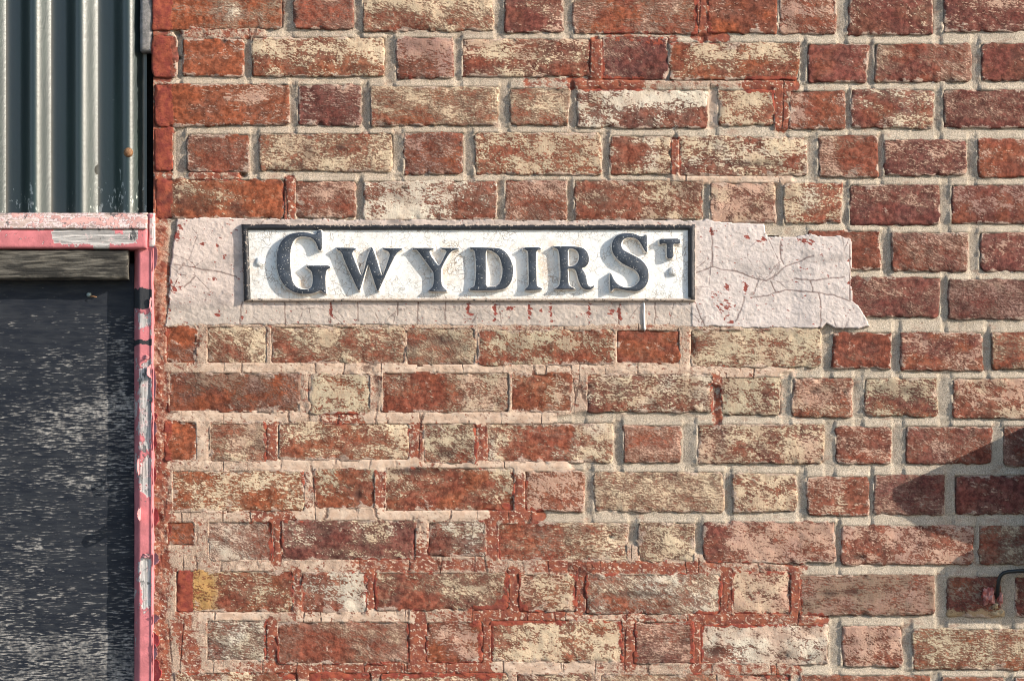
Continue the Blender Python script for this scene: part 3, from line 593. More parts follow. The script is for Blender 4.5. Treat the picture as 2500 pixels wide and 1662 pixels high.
CR = [[(1700,665),(1740,652),(1800,663),(1830,675),(1868,685),(1895,672),(1920,650),(1945,640),(1985,625)],[(1835,725),(1880,720),(1920,707),(1960,712),(2000,715),(2040,723),(2072,735)],[(2000,715),(2003,750),(2002,798)],
 [(1905,590),(1907,630),(1913,645)],[(1738,560),(1740,650)],[(1700,745),(1720,795)],[(1818,725),(1810,755),(1795,785)],[(1880,685),(1895,712)],[(1940,680),(1978,685),(2060,676)],[(1978,685),(1985,712)],[(2074,598),(2075,735)],
 [(425,645),(480,655),(530,663),(578,675)],[(475,675),(450,700)],[(591,738),(585,790)],[(695,738),(697,790)],[(873,738),(874,785)],[(971,738),(970,770)],[(1020,738),(1020,792)],[(1087,738),(1088,780)],[(1600,738),(1600,790)],[(808,738),(806,792)],[(1512,738),(1510,795)]]
RSP = [(1775,700,8,12,.8),(1768,745,22,16,.66),(1745,720,14,10,.5),(1770,775,10,12,.6),(1820,700,6,16,.9),(1822,580,9,9,.95),(1863,585,8,9,.85),(1740,565,9,9,.8),(1965,588,22,10,.55),(1785,785,9,5,.8),(1905,605,6,14,.5),(2075,690,8,20,.6),
 (432,575,9,12,.95),(440,555,8,7,.8),(425,705,9,9,.95),(418,690,5,8,.7),(442,700,6,6,.7),(530,600,5,9,.75),(547,626,5,6,.8),(522,682,10,7,.7),(527,640,5,5,.6),(532,767,9,9,.8),(560,775,7,5,.6),(495,596,4,4,.7),
 (808,760,5,26,.9),(1143,755,5,24,.8),(1150,768,6,10,.8),(1209,760,5,30,.85),(1293,760,5,26,.9),(1346,765,5,26,.8),(1438,760,5,28,.8),(1512,770,6,26,.95),(1245,752,12,7,.7),(1320,757,8,6,.7),(1490,760,9,12,.8),(1475,765,6,9,.5),(1425,765,6,6,.5),(590,780,5,12,.7),
 (1540,800,40,8,.5),(1360,805,30,10,.5),(405,745,14,40,.5)]
def make_plaster():
    st = 2.0
    us = np.arange(396, 2140, st); vs = np.arange(524, 812, st); X, Yp = np.meshgrid(us, vs)
    wx = X + 7 * fbm(X / 18, Yp / 18, 51, 4); wy = Yp + 8 * fbm(X / 18 + 30, Yp / 18, 52, 4)
    ins = inpoly(wx, wy, PLAST)
    keep = ins[:-1, :-1] | ins[1:, :-1] | ins[:-1, 1:] | ins[1:, 1:]
    Y = -0.0006 - 0.0022 * fbm(X / 90, Yp / 70, 53, 3) - 0.0006 * fbm(X / 22, Yp / 20, 54, 3) - 0.001 * fbm(X / 7, Yp / 7, 55, 2)
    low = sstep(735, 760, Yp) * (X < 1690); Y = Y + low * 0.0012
    crack = np.zeros(X.shape); rng2 = random.Random(5)
    for pl in CR:
        for a, b in zip(pl[:-1], pl[1:]):
            d = seg_dist(X + 6 * fbm(X / 16, Yp / 16, 61), Yp + 6 * fbm(X / 16, Yp / 16 + 9, 62), *a, *b); crack = np.maximum(crack, 1 - sstep(0.3, 2.4, d))
    red = np.zeros(X.shape)
    for x, y, rx, ry, s_ in RSP: red = np.maximum(red, .9 * s_ * np.exp(-(((X - x) / rx) ** 2 + ((Yp - y) / ry) ** 2)))
    Y = Y + 0.0002 * crack
    Y = Y - 0.0024 * sstep(1930, 1990, X)
    Y[~ins] = 0.003
    me, used = grid_mesh('render_patch', us, vs, X, Yp, Y, keep)
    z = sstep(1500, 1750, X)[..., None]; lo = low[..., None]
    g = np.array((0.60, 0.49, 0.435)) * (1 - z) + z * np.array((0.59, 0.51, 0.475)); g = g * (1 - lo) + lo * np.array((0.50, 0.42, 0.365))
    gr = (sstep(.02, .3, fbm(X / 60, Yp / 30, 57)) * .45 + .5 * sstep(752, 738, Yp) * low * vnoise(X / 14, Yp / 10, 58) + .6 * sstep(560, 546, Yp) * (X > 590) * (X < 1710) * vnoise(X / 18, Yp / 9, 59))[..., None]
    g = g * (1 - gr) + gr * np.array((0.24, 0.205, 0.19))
    fattr(me, 'crack', crack.ravel()[used]); fattr(me, 'red', (red * .86 + .10).ravel()[used]); cattr(me, 'mcol', g.reshape(-1, 3)[used])
    link('render_patch', me, MP, wall)
make_plaster()
def box_mesh(name, x0, y0, z0, x1, y1, z1):
    v = [(x, y, z) for x in (x0, x1) for y in (y0, y1) for z in (z0, z1)]
    f = [(0, 1, 3, 2), (4, 6, 7, 5), (0, 4, 5, 1), (2, 3, 7, 6), (0, 2, 6, 4), (1, 5, 7, 3)]
    return mesh(name, v, f)
core = plain('wall_core_brick', (0.16, 0.05, 0.03), (0.24, 0.09, 0.06), 25, 0.9, 0.002)
link('wall_core', box_mesh('wall_core', WX(379), 0.016, 0.0, 1.35, 0.24, WZ(-262)), core, wall, False)
# cement strip packing the gap between sheeting and brick
def rough_slab(name, x0, y0, x1, y1, yf, yb, mat, parent, st=6, amp=.0015, wob=3, attrs=None, seed=0, extra=None):
    us = np.concatenate([[x0], np.linspace(x0, x1, max(3, int((x1 - x0) / st))), [x1]]); vs = np.concatenate([[y0], np.linspace(y0, y1, max(3, int((y1 - y0) / st))), [y1]])
    U, V = np.meshgrid(us, vs); e = np.minimum(np.minimum(U - x0, x1 - U), np.minimum(V - y0, y1 - V))
    PX = U + wob * fbm(U / 30, V / 30, seed) * np.exp(-e / 8); PY = V + wob * fbm(U / 30 + 9, V / 30, seed + 1) * np.exp(-e / 8)
    Y = (yf(U, V) if callable(yf) else np.full(U.shape, yf)) + amp * 2 * fbm(U / 40, V / 40, seed + 2) + 0.0016 * np.exp(-e / 1.5)
    for a in (0, -1): Y[a, :] = yb; Y[:, a] = yb
    me, used = grid_mesh(name, us, vs, PX, PY, Y)
    for k, fn in (attrs or {}).items(): fattr(me, k, fn(PX, PY).ravel()[used])
    o = link(name, me, mat, parent); return o
rough_slab('cement_strip', 342, -190, 372, 124, 0.003, 0.03, MGREY, wall, 6, .002, 6, None, 71)

# ------------------------------------------------------------------ the cast street name plate
sign = thing('street_sign', 'white cast street name plate with raised black letters and black rim on the wall', 'sign', (WX(1145), -0.003, WZ(642)))
YP = -0.0035            # face of the plate
def make_plate():
    us = np.linspace(600, 1690, 300); vs = np.linspace(556, 733, 50); X, V = np.meshgrid(us, vs)
    Y = YP - 0.0010 * fbm(X / 60, V / 50, 81) - 0.0006 * fbm(X / 10, V / 10, 82)
    d = np.zeros(X.shape)
    for x, y, rx, ry, s_ in ((735,708,60,10,.9),(740,690,16,14,.8),(695,620,8,70,.4),(910,610,90,10,.35),(880,640,60,60,.35),(1070,660,60,50,.5),(1100,610,30,20,.5),(1160,640,20,50,.35),(1210,650,20,50,.3),(1320,660,40,60,.55),(1350,600,30,12,.5),(1410,640,14,60,.4),(1560,590,20,40,.3),(1000,725,480,6,.4),(620,650,14,60,.4),(1300,605,70,8,.4),(1650,610,20,30,.2)):
        d = np.maximum(d, s_ * np.exp(-(((X - x) / rx) ** 2 + ((V - y) / ry) ** 2)))
    me, used = grid_mesh('back_plate', us, vs, X, V, Y); fattr(me, 'dirt_tone', d.ravel()); link('back_plate', me, MWHITE, sign)
make_plate()
def make_frame():
    # moulded rim swept round the plate; each side has its own width: left, top, right, bottom
    ox0, oy0, ox1, oy1 = 590, 548, 1697, 737
    prof = [(0.0, 0.004), (0.0, -0.0035), (0.12, -0.0068), (0.35, -0.0088), (0.62, -0.0090), (0.8, -0.0078), (0.93, -0.0055), (1.0, -0.002)]
    wl, wt, wr, wb = 17, 15, 18, 8.5
    co = []; n = 240
    def corner(t):
        return (ox0 + wl * t, oy0 + wt * t), (ox1 - wr * t, oy0 + wt * t), (ox1 - wr * t, oy1 - wb * t), (ox0 + wl * t + 6, oy1 - wb * t)
    seq = []
    for side in range(4):
        m_ = 110 if side % 2 == 0 else 26
        for k in range(m_): seq.append((side, k / m_))
    verts = []; dirt_tone = []
    for side, k in seq:
        for t, y in prof:
            c = corner(t); a = c[side]; b = c[(side + 1) % 4]
            px = a[0] * (1 - k) + b[0] * k; py = a[1] * (1 - k) + b[1] * k
            j = 1.6 * float(fbm(np.array([px / 14.]), np.array([py / 14.]), 91)[0]); jy = 0.0014 * float(fbm(np.array([px / 18.]), np.array([py / 18. + t]), 92)[0])
            yy = y if side != 2 else (y * .72 if y < 0 else y)
            verts.append((WX(px + j), yy + jy, WZ(py + j)))
            bd = {0: .62 - .5 * sstep(.1, .5, t), 1: .08, 2: .72, 3: .25}[side] if t > .01 else .6
            if side == 0 and px < 700: bd *= .5
            dirt_tone.append(float(bd))
    m_ = len(prof); n = len(seq); faces = []
    for i in range(n):
        for j in range(m_ - 1):
            a = i * m_ + j; b = ((i + 1) % n) * m_ + j
            faces.append((a, a + 1, b + 1, b))
    me = mesh('rim', verts, faces); fattr(me, 'dirt_tone', dirt_tone); link('rim', me, MFRAME, sign)
make_frame()
def tr(P, sc, ox, oy): return [(ox + x / sc, oy + y / sc) for x, y in P]
LET = {}
LET['G'] = ([tr([(1000,185),(1000,380),(1000,570),(935,575),(905,470),(860,390),(790,330),(700,312),(600,305),(520,330),(455,390),(415,490),(395,620),(392,760),(400,930),(420,1080),(450,1190),(500,1260),(570,1305),(680,1315),(770,1300),(810,1240),(820,1140),(815,1020),(790,960),(740,925),(700,885),(700,862),(930,860),(1160,862),(1158,910),(1110,930),(1080,965),(1065,1080),(1070,1250),(1080,1400),(1045,1390),(975,1325),(930,1350),(830,1390),(700,1405),(560,1398),(430,1355),(330,1290),(250,1200),(190,1090),(150,960),(130,830),(130,700),(150,560),(190,450),(260,350),(360,275),(470,240),(600,225),(720,230),(820,260),(880,265),(905,215),(925,190)], 7.84, 660, 540)])
LET['W'] = ([tr([(95,488),(270,490),(442,492),(442,528),(395,545),(377,600),(400,660),(465,820),(530,985),(562,975),(610,810),(650,650),(700,530),(727,475),(757,520),(830,750),(903,985),(925,985),(985,830),(1045,650),(1045,590),(1010,545),(928,525),(928,496),(1100,497),(1282,498),(1278,520),(1210,560),(1160,610),(1100,720),(980,980),(860,1240),(845,1268),(825,1262),(755,1050),(680,830),(665,785),(640,840),(580,1040),(520,1240),(500,1262),(478,1245),(350,970),(225,700),(205,620),(175,560),(100,520)], 7.372, 810, 540)])
LET['Y'] = ([tr([(1462,497),(1650,493),(1838,493),(1838,522),(1770,540),(1765,570),(1800,650),(1860,730),(1920,812),(1960,790),(2010,690),(2060,590),(2070,555),(2050,530),(1976,520),(1976,493),(2130,493),(2288,493),(2288,520),(2210,530),(2140,570),(2080,660),(2025,760),(1975,860),(1970,980),(1980,1120),(2010,1200),(2070,1252),(2070,1278),(1910,1275),(1745,1272),(1745,1252),(1790,1225),(1830,1170),(1840,1050),(1835,930),(1800,880),(1690,730),(1620,635),(1550,540),(1520,522),(1462,532)], 7.372, 810, 540)])
LET['D'] = ([tr([(120,472),(200,468),(400,472),(600,480),(680,500),(760,560),(830,660),(875,780),(885,870),(875,970),(845,1070),(790,1150),(720,1195),(620,1212),(420,1218),(270,1218),(120,1217),(122,1192),(150,1165),(200,1150),(215,1100),(235,900),(228,700),(215,560),(195,515),(135,497)], 7.148, 1130, 540),
             tr([(403,512),(480,520),(560,560),(630,620),(670,720),(695,830),(690,960),(660,1060),(620,1125),(560,1150),(480,1154),(408,1157),(407,980),(405,740)], 7.148, 1130, 540)])
LET['I'] = ([tr([(1050,485),(1100,468),(1300,465),(1362,478),(1362,507),(1300,515),(1280,560),(1285,800),(1290,1100),(1305,1150),(1383,1183),(1383,1202),(1240,1215),(1086,1217),(1088,1190),(1140,1150),(1155,1090),(1145,800),(1140,560),(1120,520),(1055,500)], 7.148, 1130, 540)])
LET['R'] = ([tr([(1570,456),(1700,450),(1900,452),(2040,462),(2130,500),(2190,580),(2205,680),(2185,760),(2130,815),(2070,830),(2110,880),(2150,960),(2170,1090),(2195,1140),(2230,1160),(2295,1128),(2290,1155),(2240,1200),(2170,1208),(2100,1190),(2050,1130),(2010,1020),(1985,910),(1955,850),(1900,835),(1832,838),(1835,900),(1840,1090),(1870,1150),(1955,1183),(1955,1197),(1800,1196),(1596,1200),(1598,1184),(1660,1160),(1690,1110),(1705,950),(1690,700),(1680,560),(1650,490),(1575,474)], 7.148, 1130, 540),
             tr([(1835,483),(1950,495),(2010,550),(2030,630),(2010,720),(1960,780),(1880,800),(1838,802),(1836,640)], 7.148, 1130, 540)])
LET['S'] = ([tr([(848,318),(855,440),(852,628),(818,612),(790,560),(740,470),(690,410),(620,370),(540,365),(460,385),(410,440),(400,500),(430,580),(520,630),(640,690),(740,745),(820,830),(870,920),(880,1030),(870,1130),(820,1220),(740,1285),(650,1302),(520,1290),(420,1270),(330,1250),(280,1245),(230,1305),(212,1305),(205,1150),(210,980),(235,1000),(270,1090),(330,1170),(400,1215),(480,1240),(570,1232),(650,1195),(710,1130),(720,1060),(695,990),(640,930),(520,870),(400,810),(320,730),(260,650),(235,560),(235,480),(270,390),(340,325),(430,295),(530,290),(640,305),(720,345),(780,350),(820,322)], 7.127, 1460, 530)])
LET['T'] = ([tr([(1062,393),(1240,390),(1424,386),(1428,474),(1350,482),(1310,470),(1305,560),(1312,728),(1188,738),(1195,600),(1195,475),(1150,465),(1085,485),(1062,488)], 7.127, 1460, 530)])
HL = 0.0088
def offset(P, d):
    n = len(P); Q = []
    area = sum(P[i][0] * P[(i + 1) % n][1] - P[(i + 1) % n][0] * P[i][1] for i in range(n))
    sg = 1 if area > 0 else -1
    for i in range(n):
        a = P[i - 1]; b = P[(i + 1) % n]; tx, ty = b[0] - a[0], b[1] - a[1]; L = math.hypot(tx, ty) + 1e-9
        Q.append((P[i][0] + sg * ty / L * d, P[i][1] - sg * tx / L * d))
    return Q
def make_letter(ch):
    polys = [chaikin(p, 1) for p in LET[ch]]
    verts = []; faces = []; mi = []; tops = []; dirt_tone = []
    for pi, p in enumerate(polys):
        s_ = 1 if pi == 0 else -1
        n = len(p)
        rings = [(offset(p, 4.2 * s_), YP + 0.001), (offset(p, 1.6 * s_), YP - HL * .45), (offset(p, 0.5 * s_), YP - HL * .86), (p, YP - HL * .94), (offset(p, -1.5 * s_), YP - HL)]
        st = len(verts)
        for q, y in rings: verts += [(WX(x), y, WZ(z)) for x, z in q]
        dirt_tone += [.42] * n + [.25] * n + [.1] * (3 * n)
        for r_ in range(len(rings) - 1):
            for i in range(n):
                a = st + r_ * n + i; b = st + r_ * n + (i + 1) % n
                faces.append((a, b, b + n, a + n)); mi.append(1 if r_ < 3 else 0)
        tops.append((st + (len(rings) - 1) * n, rings[-1][0]))
    tess = geometry.tessellate_polygon([[Vector((x, -z, 0)) for x, z in q] for _, q in tops])
    flat = []
    for st, q in tops: flat += list(range(st, st + len(q)))
    for t in tess: faces.append(tuple(flat[i] for i in t)); mi.append(0)
    me = mesh('letter', verts, faces)
    import bmesh
    bm = bmesh.new(); bm.from_mesh(me); bmesh.ops.recalc_face_normals(bm, faces=bm.faces)
    cf = max(bm.faces, key=lambda f: -f.calc_center_median().y)
    if cf.normal.y > 0: bmesh.ops.reverse_faces(bm, faces=bm.faces)
    bm.to_mesh(me); bm.free()
    fattr(me, 'dirt_tone', dirt_tone)
    o = link('letter', me, [MBLACK, MWHITE], sign); me.polygons.foreach_set('material_index', mi)
    o['label'] = 'raised black letter %s with whitened sides' % ch
    recenter(o)
for ch in 'GWYDIRST': make_letter(ch)
def dome(name, px, py, y0, r, h, mat, parent, seg=20, rings=5, flat=.35, wob=0):
    verts = []; faces = []
    for k in range(rings + 1):
        a = k / rings * math.pi / 2; rr = r * (math.cos(a) * (1 - flat) + flat if k < rings else flat * .55); yy = y0 - h * math.sin(a)
        for i in range(seg):
            q = 2 * math.pi * i / seg; w2 = 1 + wob * math.sin(3 * q + 1) * .5 + wob * math.sin(5 * q) * .4
            verts.append((WX(px + rr * w2 * math.cos(q)), yy, WZ(py + rr * w2 * math.sin(q))))
    for k in range(rings):
        for i in range(seg): a = k * seg + i; b = k * seg + (i + 1) % seg; faces.append((a, a + seg, b + seg, b))
    faces.append(tuple(range(rings * seg + seg - 1, rings * seg - 1, -1)))
    me = mesh(name, verts, faces); fattr(me, 'dirt_tone', [.05] * len(verts)); o = link(name, me, mat, parent); recenter(o); return o
dome('rivet', 1644, 663, YP + .001, 12.5, 0.0065, MWHITE, sign)
dome('rivet', 635, 640, YP + .001, 12, 0.0042, MWHITE, sign, wob=.12)
# a run of white paint below the plate
def tube(name, pts, r, mat, parent=None, seg=10, cap=True):
    P = [Vector(p) for p in pts]; verts = []; faces = []
    R = r if isinstance(r, (list, tuple)) else [r] * len(P)
    for i, p in enumerate(P):
        t = (P[min(i + 1, len(P) - 1)] - P[max(i - 1, 0)]).normalized()
        a = t.cross(Vector((0, 1, 0)));  a = a.normalized() if a.length > 1e-4 else Vector((1, 0, 0)); b = t.cross(a)
        for k in range(seg): q = 2 * math.pi * k / seg; verts.append(tuple(p + R[i] * (math.cos(q) * a + math.sin(q) * b)))
    for i in range(len(P) - 1):
        for k in range(seg): a = i * seg + k; b = i * seg + (k + 1) % seg; faces.append((a, b, b + seg, a + seg))
    if cap: faces += [tuple(range(seg - 1, -1, -1)), tuple(range((len(P) - 1) * seg, len(P) * seg))]
    me = mesh(name, verts, faces); return link(name, me, mat, parent)
MDRIP = plain('white_paint_run', (0.72, 0.71, 0.69), (0.8, 0.8, 0.79), 100, 0.5, 0.0004)
tube('paint_run', [(WX(1572 + dx), y, WZ(py)) for dx, y, py in ((0, -.001, 737), (.5, -.0015, 750), (0, -.001, 770), (1, -.001, 790), (1.5, -.0012, 802), (2, 0.001, 808))], [.0014, .0012, .0011, .0013, .0018, .0006], MDRIP, wall, 8)

# ------------------------------------------------------------------ corrugated sheeting over the door
corr = thing('corrugated_sheet', 'glossy dark green corrugated metal sheet above the pink door rail', 'metal sheet', (WX(100), 0.03, WZ(520)))
CREST = [-907, -797, -687, -577, -467, -357, -247, -137, -26, 83, 195, 312]
def corr_y(X):
    ph = np.interp(X, [-1017] + CREST + [357], [-1] + list(range(len(CREST))) + [len(CREST) - 1 + .44])
    return 0.0250 - 0.0235 * ((1 + np.cos(2 * np.pi * ph)) / 2) ** 1.55
us = np.concatenate([np.arange(-900, 340, 3.0), [342, 346, 350, 354, 354.5]]); vs = np.linspace(-200, 560, 60); X, V = np.meshgrid(us, vs)
Y = corr_y(np.minimum(X, 347)) - 0.0005 * fbm(X / 60, V / 120, 101)
me, used = grid_mesh('sheet', us, vs, X, V, Y)
fattr(me, 'wear', np.clip(0.09 + 0.28 * sstep(360, 530, V) + 0.12 * fbm(X / 60, V / 60, 5), 0, 1).ravel())
link('sheet', me, MSHEET, corr)
dome('screw_head', 313, 372, float(corr_y(np.array([313.]))[0]) + .001, 12, 0.007, MRUST, corr, 16, 4)

# ------------------------------------------------------------------ pink door frame
frame = thing('door_frame', 'pink painted timber door frame with peeling paint beside the brick wall', 'door frame', (WX(352), 0.0, 0.0))
YS = [560, 690, 702, 708, 750, 756, 762, 806, 812, 828, 870, 876, 1062, 1075, 1105, 1122, 1128, 1208, 1216, 1358, 1366, 1470, 1480, 1630, 1700, 1990]
CV = [1.0, 1.0, .95, .9, .8, .55, .25, .25, .85, .95, .85, .15, .12, .35, .55, .4, .1, .1, .95, .95, .1, .1, .75, .95, .9, .9]
def post_cov(X, V):
    c = np.interp(V + 60 * fbm(X / 20, V / 34, 111), YS, CV)
    edge = sstep(366, 374, X); left = sstep(345, 336, X)
    c = c + .6 * fbm(X / 10, V / 16, 113, 3)
    c = np.maximum(c, edge * .92); c = np.maximum(c, left * (.62 + .5 * fbm(X / 20, V / 40, 112)))
    c = np.maximum(c, .5 * sstep(352, 344, X + 10 * fbm(X / 20, V / 24, 117)) * (V > 1180))
    return c
def post_blk(X, V):
    b = np.zeros(X.shape)
    for a, e in ((705, 752), (829, 843)): b = np.maximum(b, sstep(a - 5, a + 4, V + 16 * fbm(X / 8, V / 20, 114)) * sstep(e + 5, e - 4, V + 14 * fbm(X / 8, V / 20, 115)))
    return b * .95 * (X < 372)
def post_y(X, V):
    y = np.where(X < 340, -0.004 + (340 - X) * 0.00125, -0.004) + np.where(X > 373, (X - 373) * .0012, 0)
    y = y - 0.0018 * np.exp(-((X - 370.5) / 2.2) ** 2)         # bead along the wall side
    return y + (0.0008 * (post_cov(X, V) < .5))
rough_slab('post', 325, 600, 379, 1990, post_y, 0.05, MPOST, frame, 2.6, .0003, 1.5, {'cov': post_cov, 'blk': post_blk}, 121)
def rail_cov(X, V):
    e = X + 22 * fbm(X / 20, V / 14, 131)
    c = np.where(e < 132, .74 + .7 * fbm(X / 34, V / 16, 132), .10); c = np.maximum(c, ((e > 282) & (e < 306) & (V < 574)) * .75); c = np.maximum(c, (e > 340) * .95); c = np.maximum(c, sstep(592, 602, V) * .8 * (vnoise(X / 50, V / 50, 6) > .3))
    return c
rough_slab('fascia_rail', -900, 562, 361, 608, lambda X, V: np.full(X.shape, -0.014), 0.05, MRAIL, frame, 4, .0006, 1.5, {'cov': rail_cov, 'blk': lambda X, V: ((X > 318) & (X < 345) & (V > 570) & (V < 590)) * .45}, 141)
rough_slab('cap_rail', -900, 520, 361, 561, lambda X, V: -0.018 + (561 - V) / 41 * 0.016, 0.05, MCAP, frame, 4, .0005, 1.5, {'cov': lambda X, V: .45 + .9 * fbm(X / 70, V / 12, 3), 'blk': lambda X, V: np.zeros(X.shape)}, 151)
rough_slab('end_block', 363, 521, 379, 604, -0.006, 0.05, MPOST, frame, 2.6, .0006, 2, {'cov': lambda X, V: .5 + .5 * (X < 366) - .35 * (V > 560), 'blk': lambda X, V: np.zeros(X.shape)}, 161)
link('gap_backing', box_mesh('gap_backing', WX(-900), 0.06, 0.0, WX(379), 0.12, WZ(-262)), MDARK, frame, False)  # near-black backing added behind the gap; its colour carries the shade
def flake(px, py, wd, ht, lift, mat, dirx, seed, name='paint_flake', y0=-0.0045):
    """a curl of old paint: a thin bent sheet hinged on one edge"""
    r_ = random.Random(seed); n = 7; m_ = 9; vf = []; vb = []; faces = []
    for j in range(m_ + 1):
        t = j / m_; wj = wd * (math.sin(math.pi * min(1, max(0, t * .92 + .06))) ** .6) * (.8 + .4 * r_.random())
        for i in range(n + 1):
            s_ = i / n
            x = px + dirx * wj * s_; y = y0 - lift * s_ ** 1.6 + 0.0008 * math.sin(5 * t + seed)
            vf.append((WX(x), y, WZ(py + ht * t + 2 * math.sin(seed + 7 * s_)))); vb.append((WX(x), y + .0007, WZ(py + ht * t + 2 * math.sin(seed + 7 * s_))))
    N = len(vf); w1 = n + 1
    for j in range(m_):
        for i in range(n):
            a = j * w1 + i; faces.append((a, a + w1, a + w1 + 1, a + 1)); faces.append((N + a, N + a + 1, N + a + w1 + 1, N + a + w1))
    ring = [i for i in range(w1)] + [j * w1 + n for j in range(1, m_ + 1)] + [m_ * w1 + i for i in range(n - 1, -1, -1)] + [j * w1 for j in range(m_ - 1, 0, -1)]
    for a, b in zip(ring, ring[1:] + ring[:1]): faces.append((a, b, b + N, a + N))
    me = mesh(name, vf + vb, faces); o = link(name, me, mat, frame); recenter(o); return o
for i, (px, py, wd, ht, lift, mt, dx) in enumerate(((377,1240,13,44,.004,MREDF,1),(376,1545,15,34,.004,MREDF,1),(377,1608,18,62,.005,MREDF,1),(378,1010,9,14,.004,MREDF,1),(377,1062,8,34,.005,MREDF,1),(376,1500,14,20,.006,MPINKF,1),(377,1350,14,28,.007,MPINKF,1),(376,900,7,80,.004,MPINKF,1),
        (376,1028,9,36,.006,MPINKF,1),(376,1570,10,40,.005,MPINKF,1),(377,1140,6,40,.003,MREDF,1),(376,600,10,60,.004,MPINKF,1),(372,893,-14,30,.005,MPINKF,1),(352,868,14,8,.003,MPINKF,1),(348,1352,18,8,.003,MPINKF,1),(345,1240,-6,30,.016,MPINKF,1),(341,1120,-4,40,.009,MPINKF,1),(372,728,-6,40,.003,MPINKF,1))):  # the narrow most lifted curl is added to cast a shadow on the board
    flake(px, py, abs(wd), ht, lift, mt, -1 if wd < 0 else 1, i)

# ------------------------------------------------------------------ the boarded door
door = thing('boarded_door', 'black weathered board door with worn grain and a grey batten under the pink rail', 'door', (WX(100), 0.03, 0.0))
def wear(X, V):
    b = np.interp(V + 30 * fbm(X / 120, V / 60, 171), [680, 755, 790, 850, 905, 960, 1010, 1060, 1120, 1180, 1240, 1330, 1400, 1460, 1520, 1545, 1600, 1640, 1700], [.04, .08, .26, .23, .31, .30, .37, .40, .36, .33, .24, .26, .27, .34, .38, .53, .55, .48, .47])
    b = b + .10 * sstep(180, 290, X) * (V > 760) * (V < 1200)
    for kx, ky, r in ((87, 1333, 11), (35, 1633, 10)): b = np.maximum(b, .62 * np.exp(-(((X - kx) / r) ** 2 + ((V - ky) / r) ** 2) ** 2)); b = b - .9 * np.exp(-(((X - kx) / 4) ** 2 + ((V - ky) / 4) ** 2))
    return np.clip(b, 0, 1)
rough_slab('board', -900, 640, 330, 1990, 0.020, 0.045, MPANEL, door, 9, .0007, 1, {'wear': wear}, 181)
rough_slab('batten', -900, 612, 314, 682, lambda X, V: -0.009 + 0.002 * fbm(X / 80, V / 30, 191), 0.019, MBATTEN, door, 5, .0008, 3, None, 192)
dome('screw', 213, 717, .0195, 6.5, 0.004, MZINC, door, 12, 3)
tube('splinter', [(WX(218), .017, WZ(721)), (WX(226), .014, WZ(722)), (WX(234), .013, WZ(723))], [.0011, .0008, .0003], plain('fresh_splinter', (0.45, 0.22, 0.10), sc=90), door, 6)

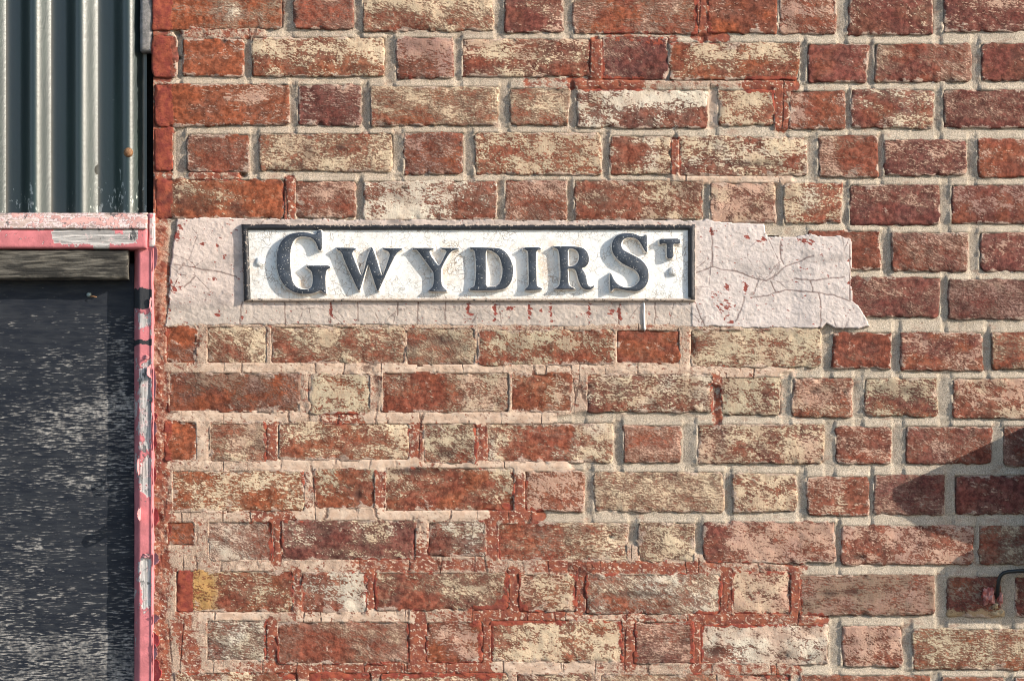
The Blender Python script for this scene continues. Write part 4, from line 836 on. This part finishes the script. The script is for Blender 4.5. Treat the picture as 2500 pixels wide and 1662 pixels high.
# ------------------------------------------------------------------ cable, scrap and an unseen block shaped to cast a shadow
cab = tube('cable', [(WX(x), y, WZ(z)) for x, y, z in ((2640, -.010, 1389), (2580, -.011, 1391), (2520, -.012, 1392), (2480, -.012, 1393), (2458, -.012, 1395), (2447, -.012, 1398), (2440, -.012, 1404), (2436, -.011, 1414), (2434.5, -.009, 1430), (2434, -.006, 1446), (2434, .0, 1458), (2434, .008, 1464))], .0031, MCABLE, None, 12)
cab['label'] = 'thin black cable bent down into the wall at the right edge'; cab['category'] = 'cable'
def lump(name, items, label, cat, mats):
    t = None
    verts = []; faces = []; mi = []
    for k, (px, py, rx, ry, ybase, yd, seed, mk) in enumerate(items):
        st = len(verts); nr, ns = 10, 16
        for i in range(nr + 1):
            a = math.pi * i / nr
            for j in range(ns):
                q = 2 * math.pi * j / ns
                dx, dz, dy = math.sin(a) * math.cos(q), math.cos(a), math.sin(a) * math.sin(q)
                w2 = 1 + 1.5 * float(fbm(np.array([dx * 2.9 + seed]), np.array([dz * 2.3 + dy * 1.5]), seed)[0])
                verts.append((WX(px + rx * dx * w2), ybase - yd * dy * w2, WZ(py - ry * dz * w2)))
        for i in range(nr):
            for j in range(ns): a = st + i * ns + j; b = st + i * ns + (j + 1) % ns; faces.append((a, b, b + ns, a + ns)); mi.append(mk)
    me = mesh(name, verts, faces); o = link(name, me, mats, None, False); me.polygons.foreach_set('material_index', mi); o['label'] = label; o['category'] = cat; recenter(o); return o
MSCR = plain('faded_red_scrap', (0.30, 0.05, 0.035), (0.55, 0.30, 0.27), 110, 0.75, 0.0015)
MSCY = plain('buff_scrap', (0.36, 0.25, 0.14), (0.55, 0.42, 0.27), 120, 0.8, 0.0012)
lump('crumpled_scrap', [(2412, 1456, 16, 23, -.001, .008, 3, 0), (2441, 1462, 8, 15, -.001, .006, 5, 0), (2430, 1479, 8, 7, -.001, .006, 8, 1), (2440, 1496, 15, 8, .001, .004, 9, 1)], 'small crumpled red and buff scrap stuck beside the cable at lower right', 'scrap', [MSCR, MSCY])
shadow_caster = thing('unseen_caster', 'unseen grey block right of the view, shaped to cast a shadow', 'meter box', (WX(2760), -0.0, WZ(1250)))  # added block out of view, profile drawn to give the slanting shadow
MBOX = plain('grey_caster_paint', (0.20, 0.20, 0.20), (0.26, 0.26, 0.255), 20, 0.5, 0.0004)

def prism(name, prof, x0, x1, mat, parent):
    """side profile (depth in mm, survey height) drawn out along the wall"""
    n = len(prof); v = [(WX(x), -d / 1000.0, WZ(y)) for x in (x0, x1) for d, y in prof]
    f = [(i, (i + 1) % n, n + (i + 1) % n, n + i) for i in range(n)] + [tuple(range(n - 1, -1, -1)), tuple(range(n, 2 * n))]
    o = link(name, mesh(name, v, f), mat, parent, False); recenter(o); return o
prism('caster_hood', [(-6, 1012), (110, 1004), (110, 1026), (91, 1135), (52, 1243), (-6, 1246)], 2566, 2760, MBOX, shadow_caster)
prism('case', [(-6, 1248), (66, 1248), (73, 1268), (73, 1392), (-6, 1400)], 2566, 2760, MBOX, shadow_caster)
prism('door', [(73.5, 1276), (76, 1278), (76, 1354), (73.5, 1356)], 2580, 2746, MBOX, shadow_caster)  # raised panel on the same added block
for o in (wall, frame, door, corr, sign, shadow_caster, cab): o['kind'] = 'thing'
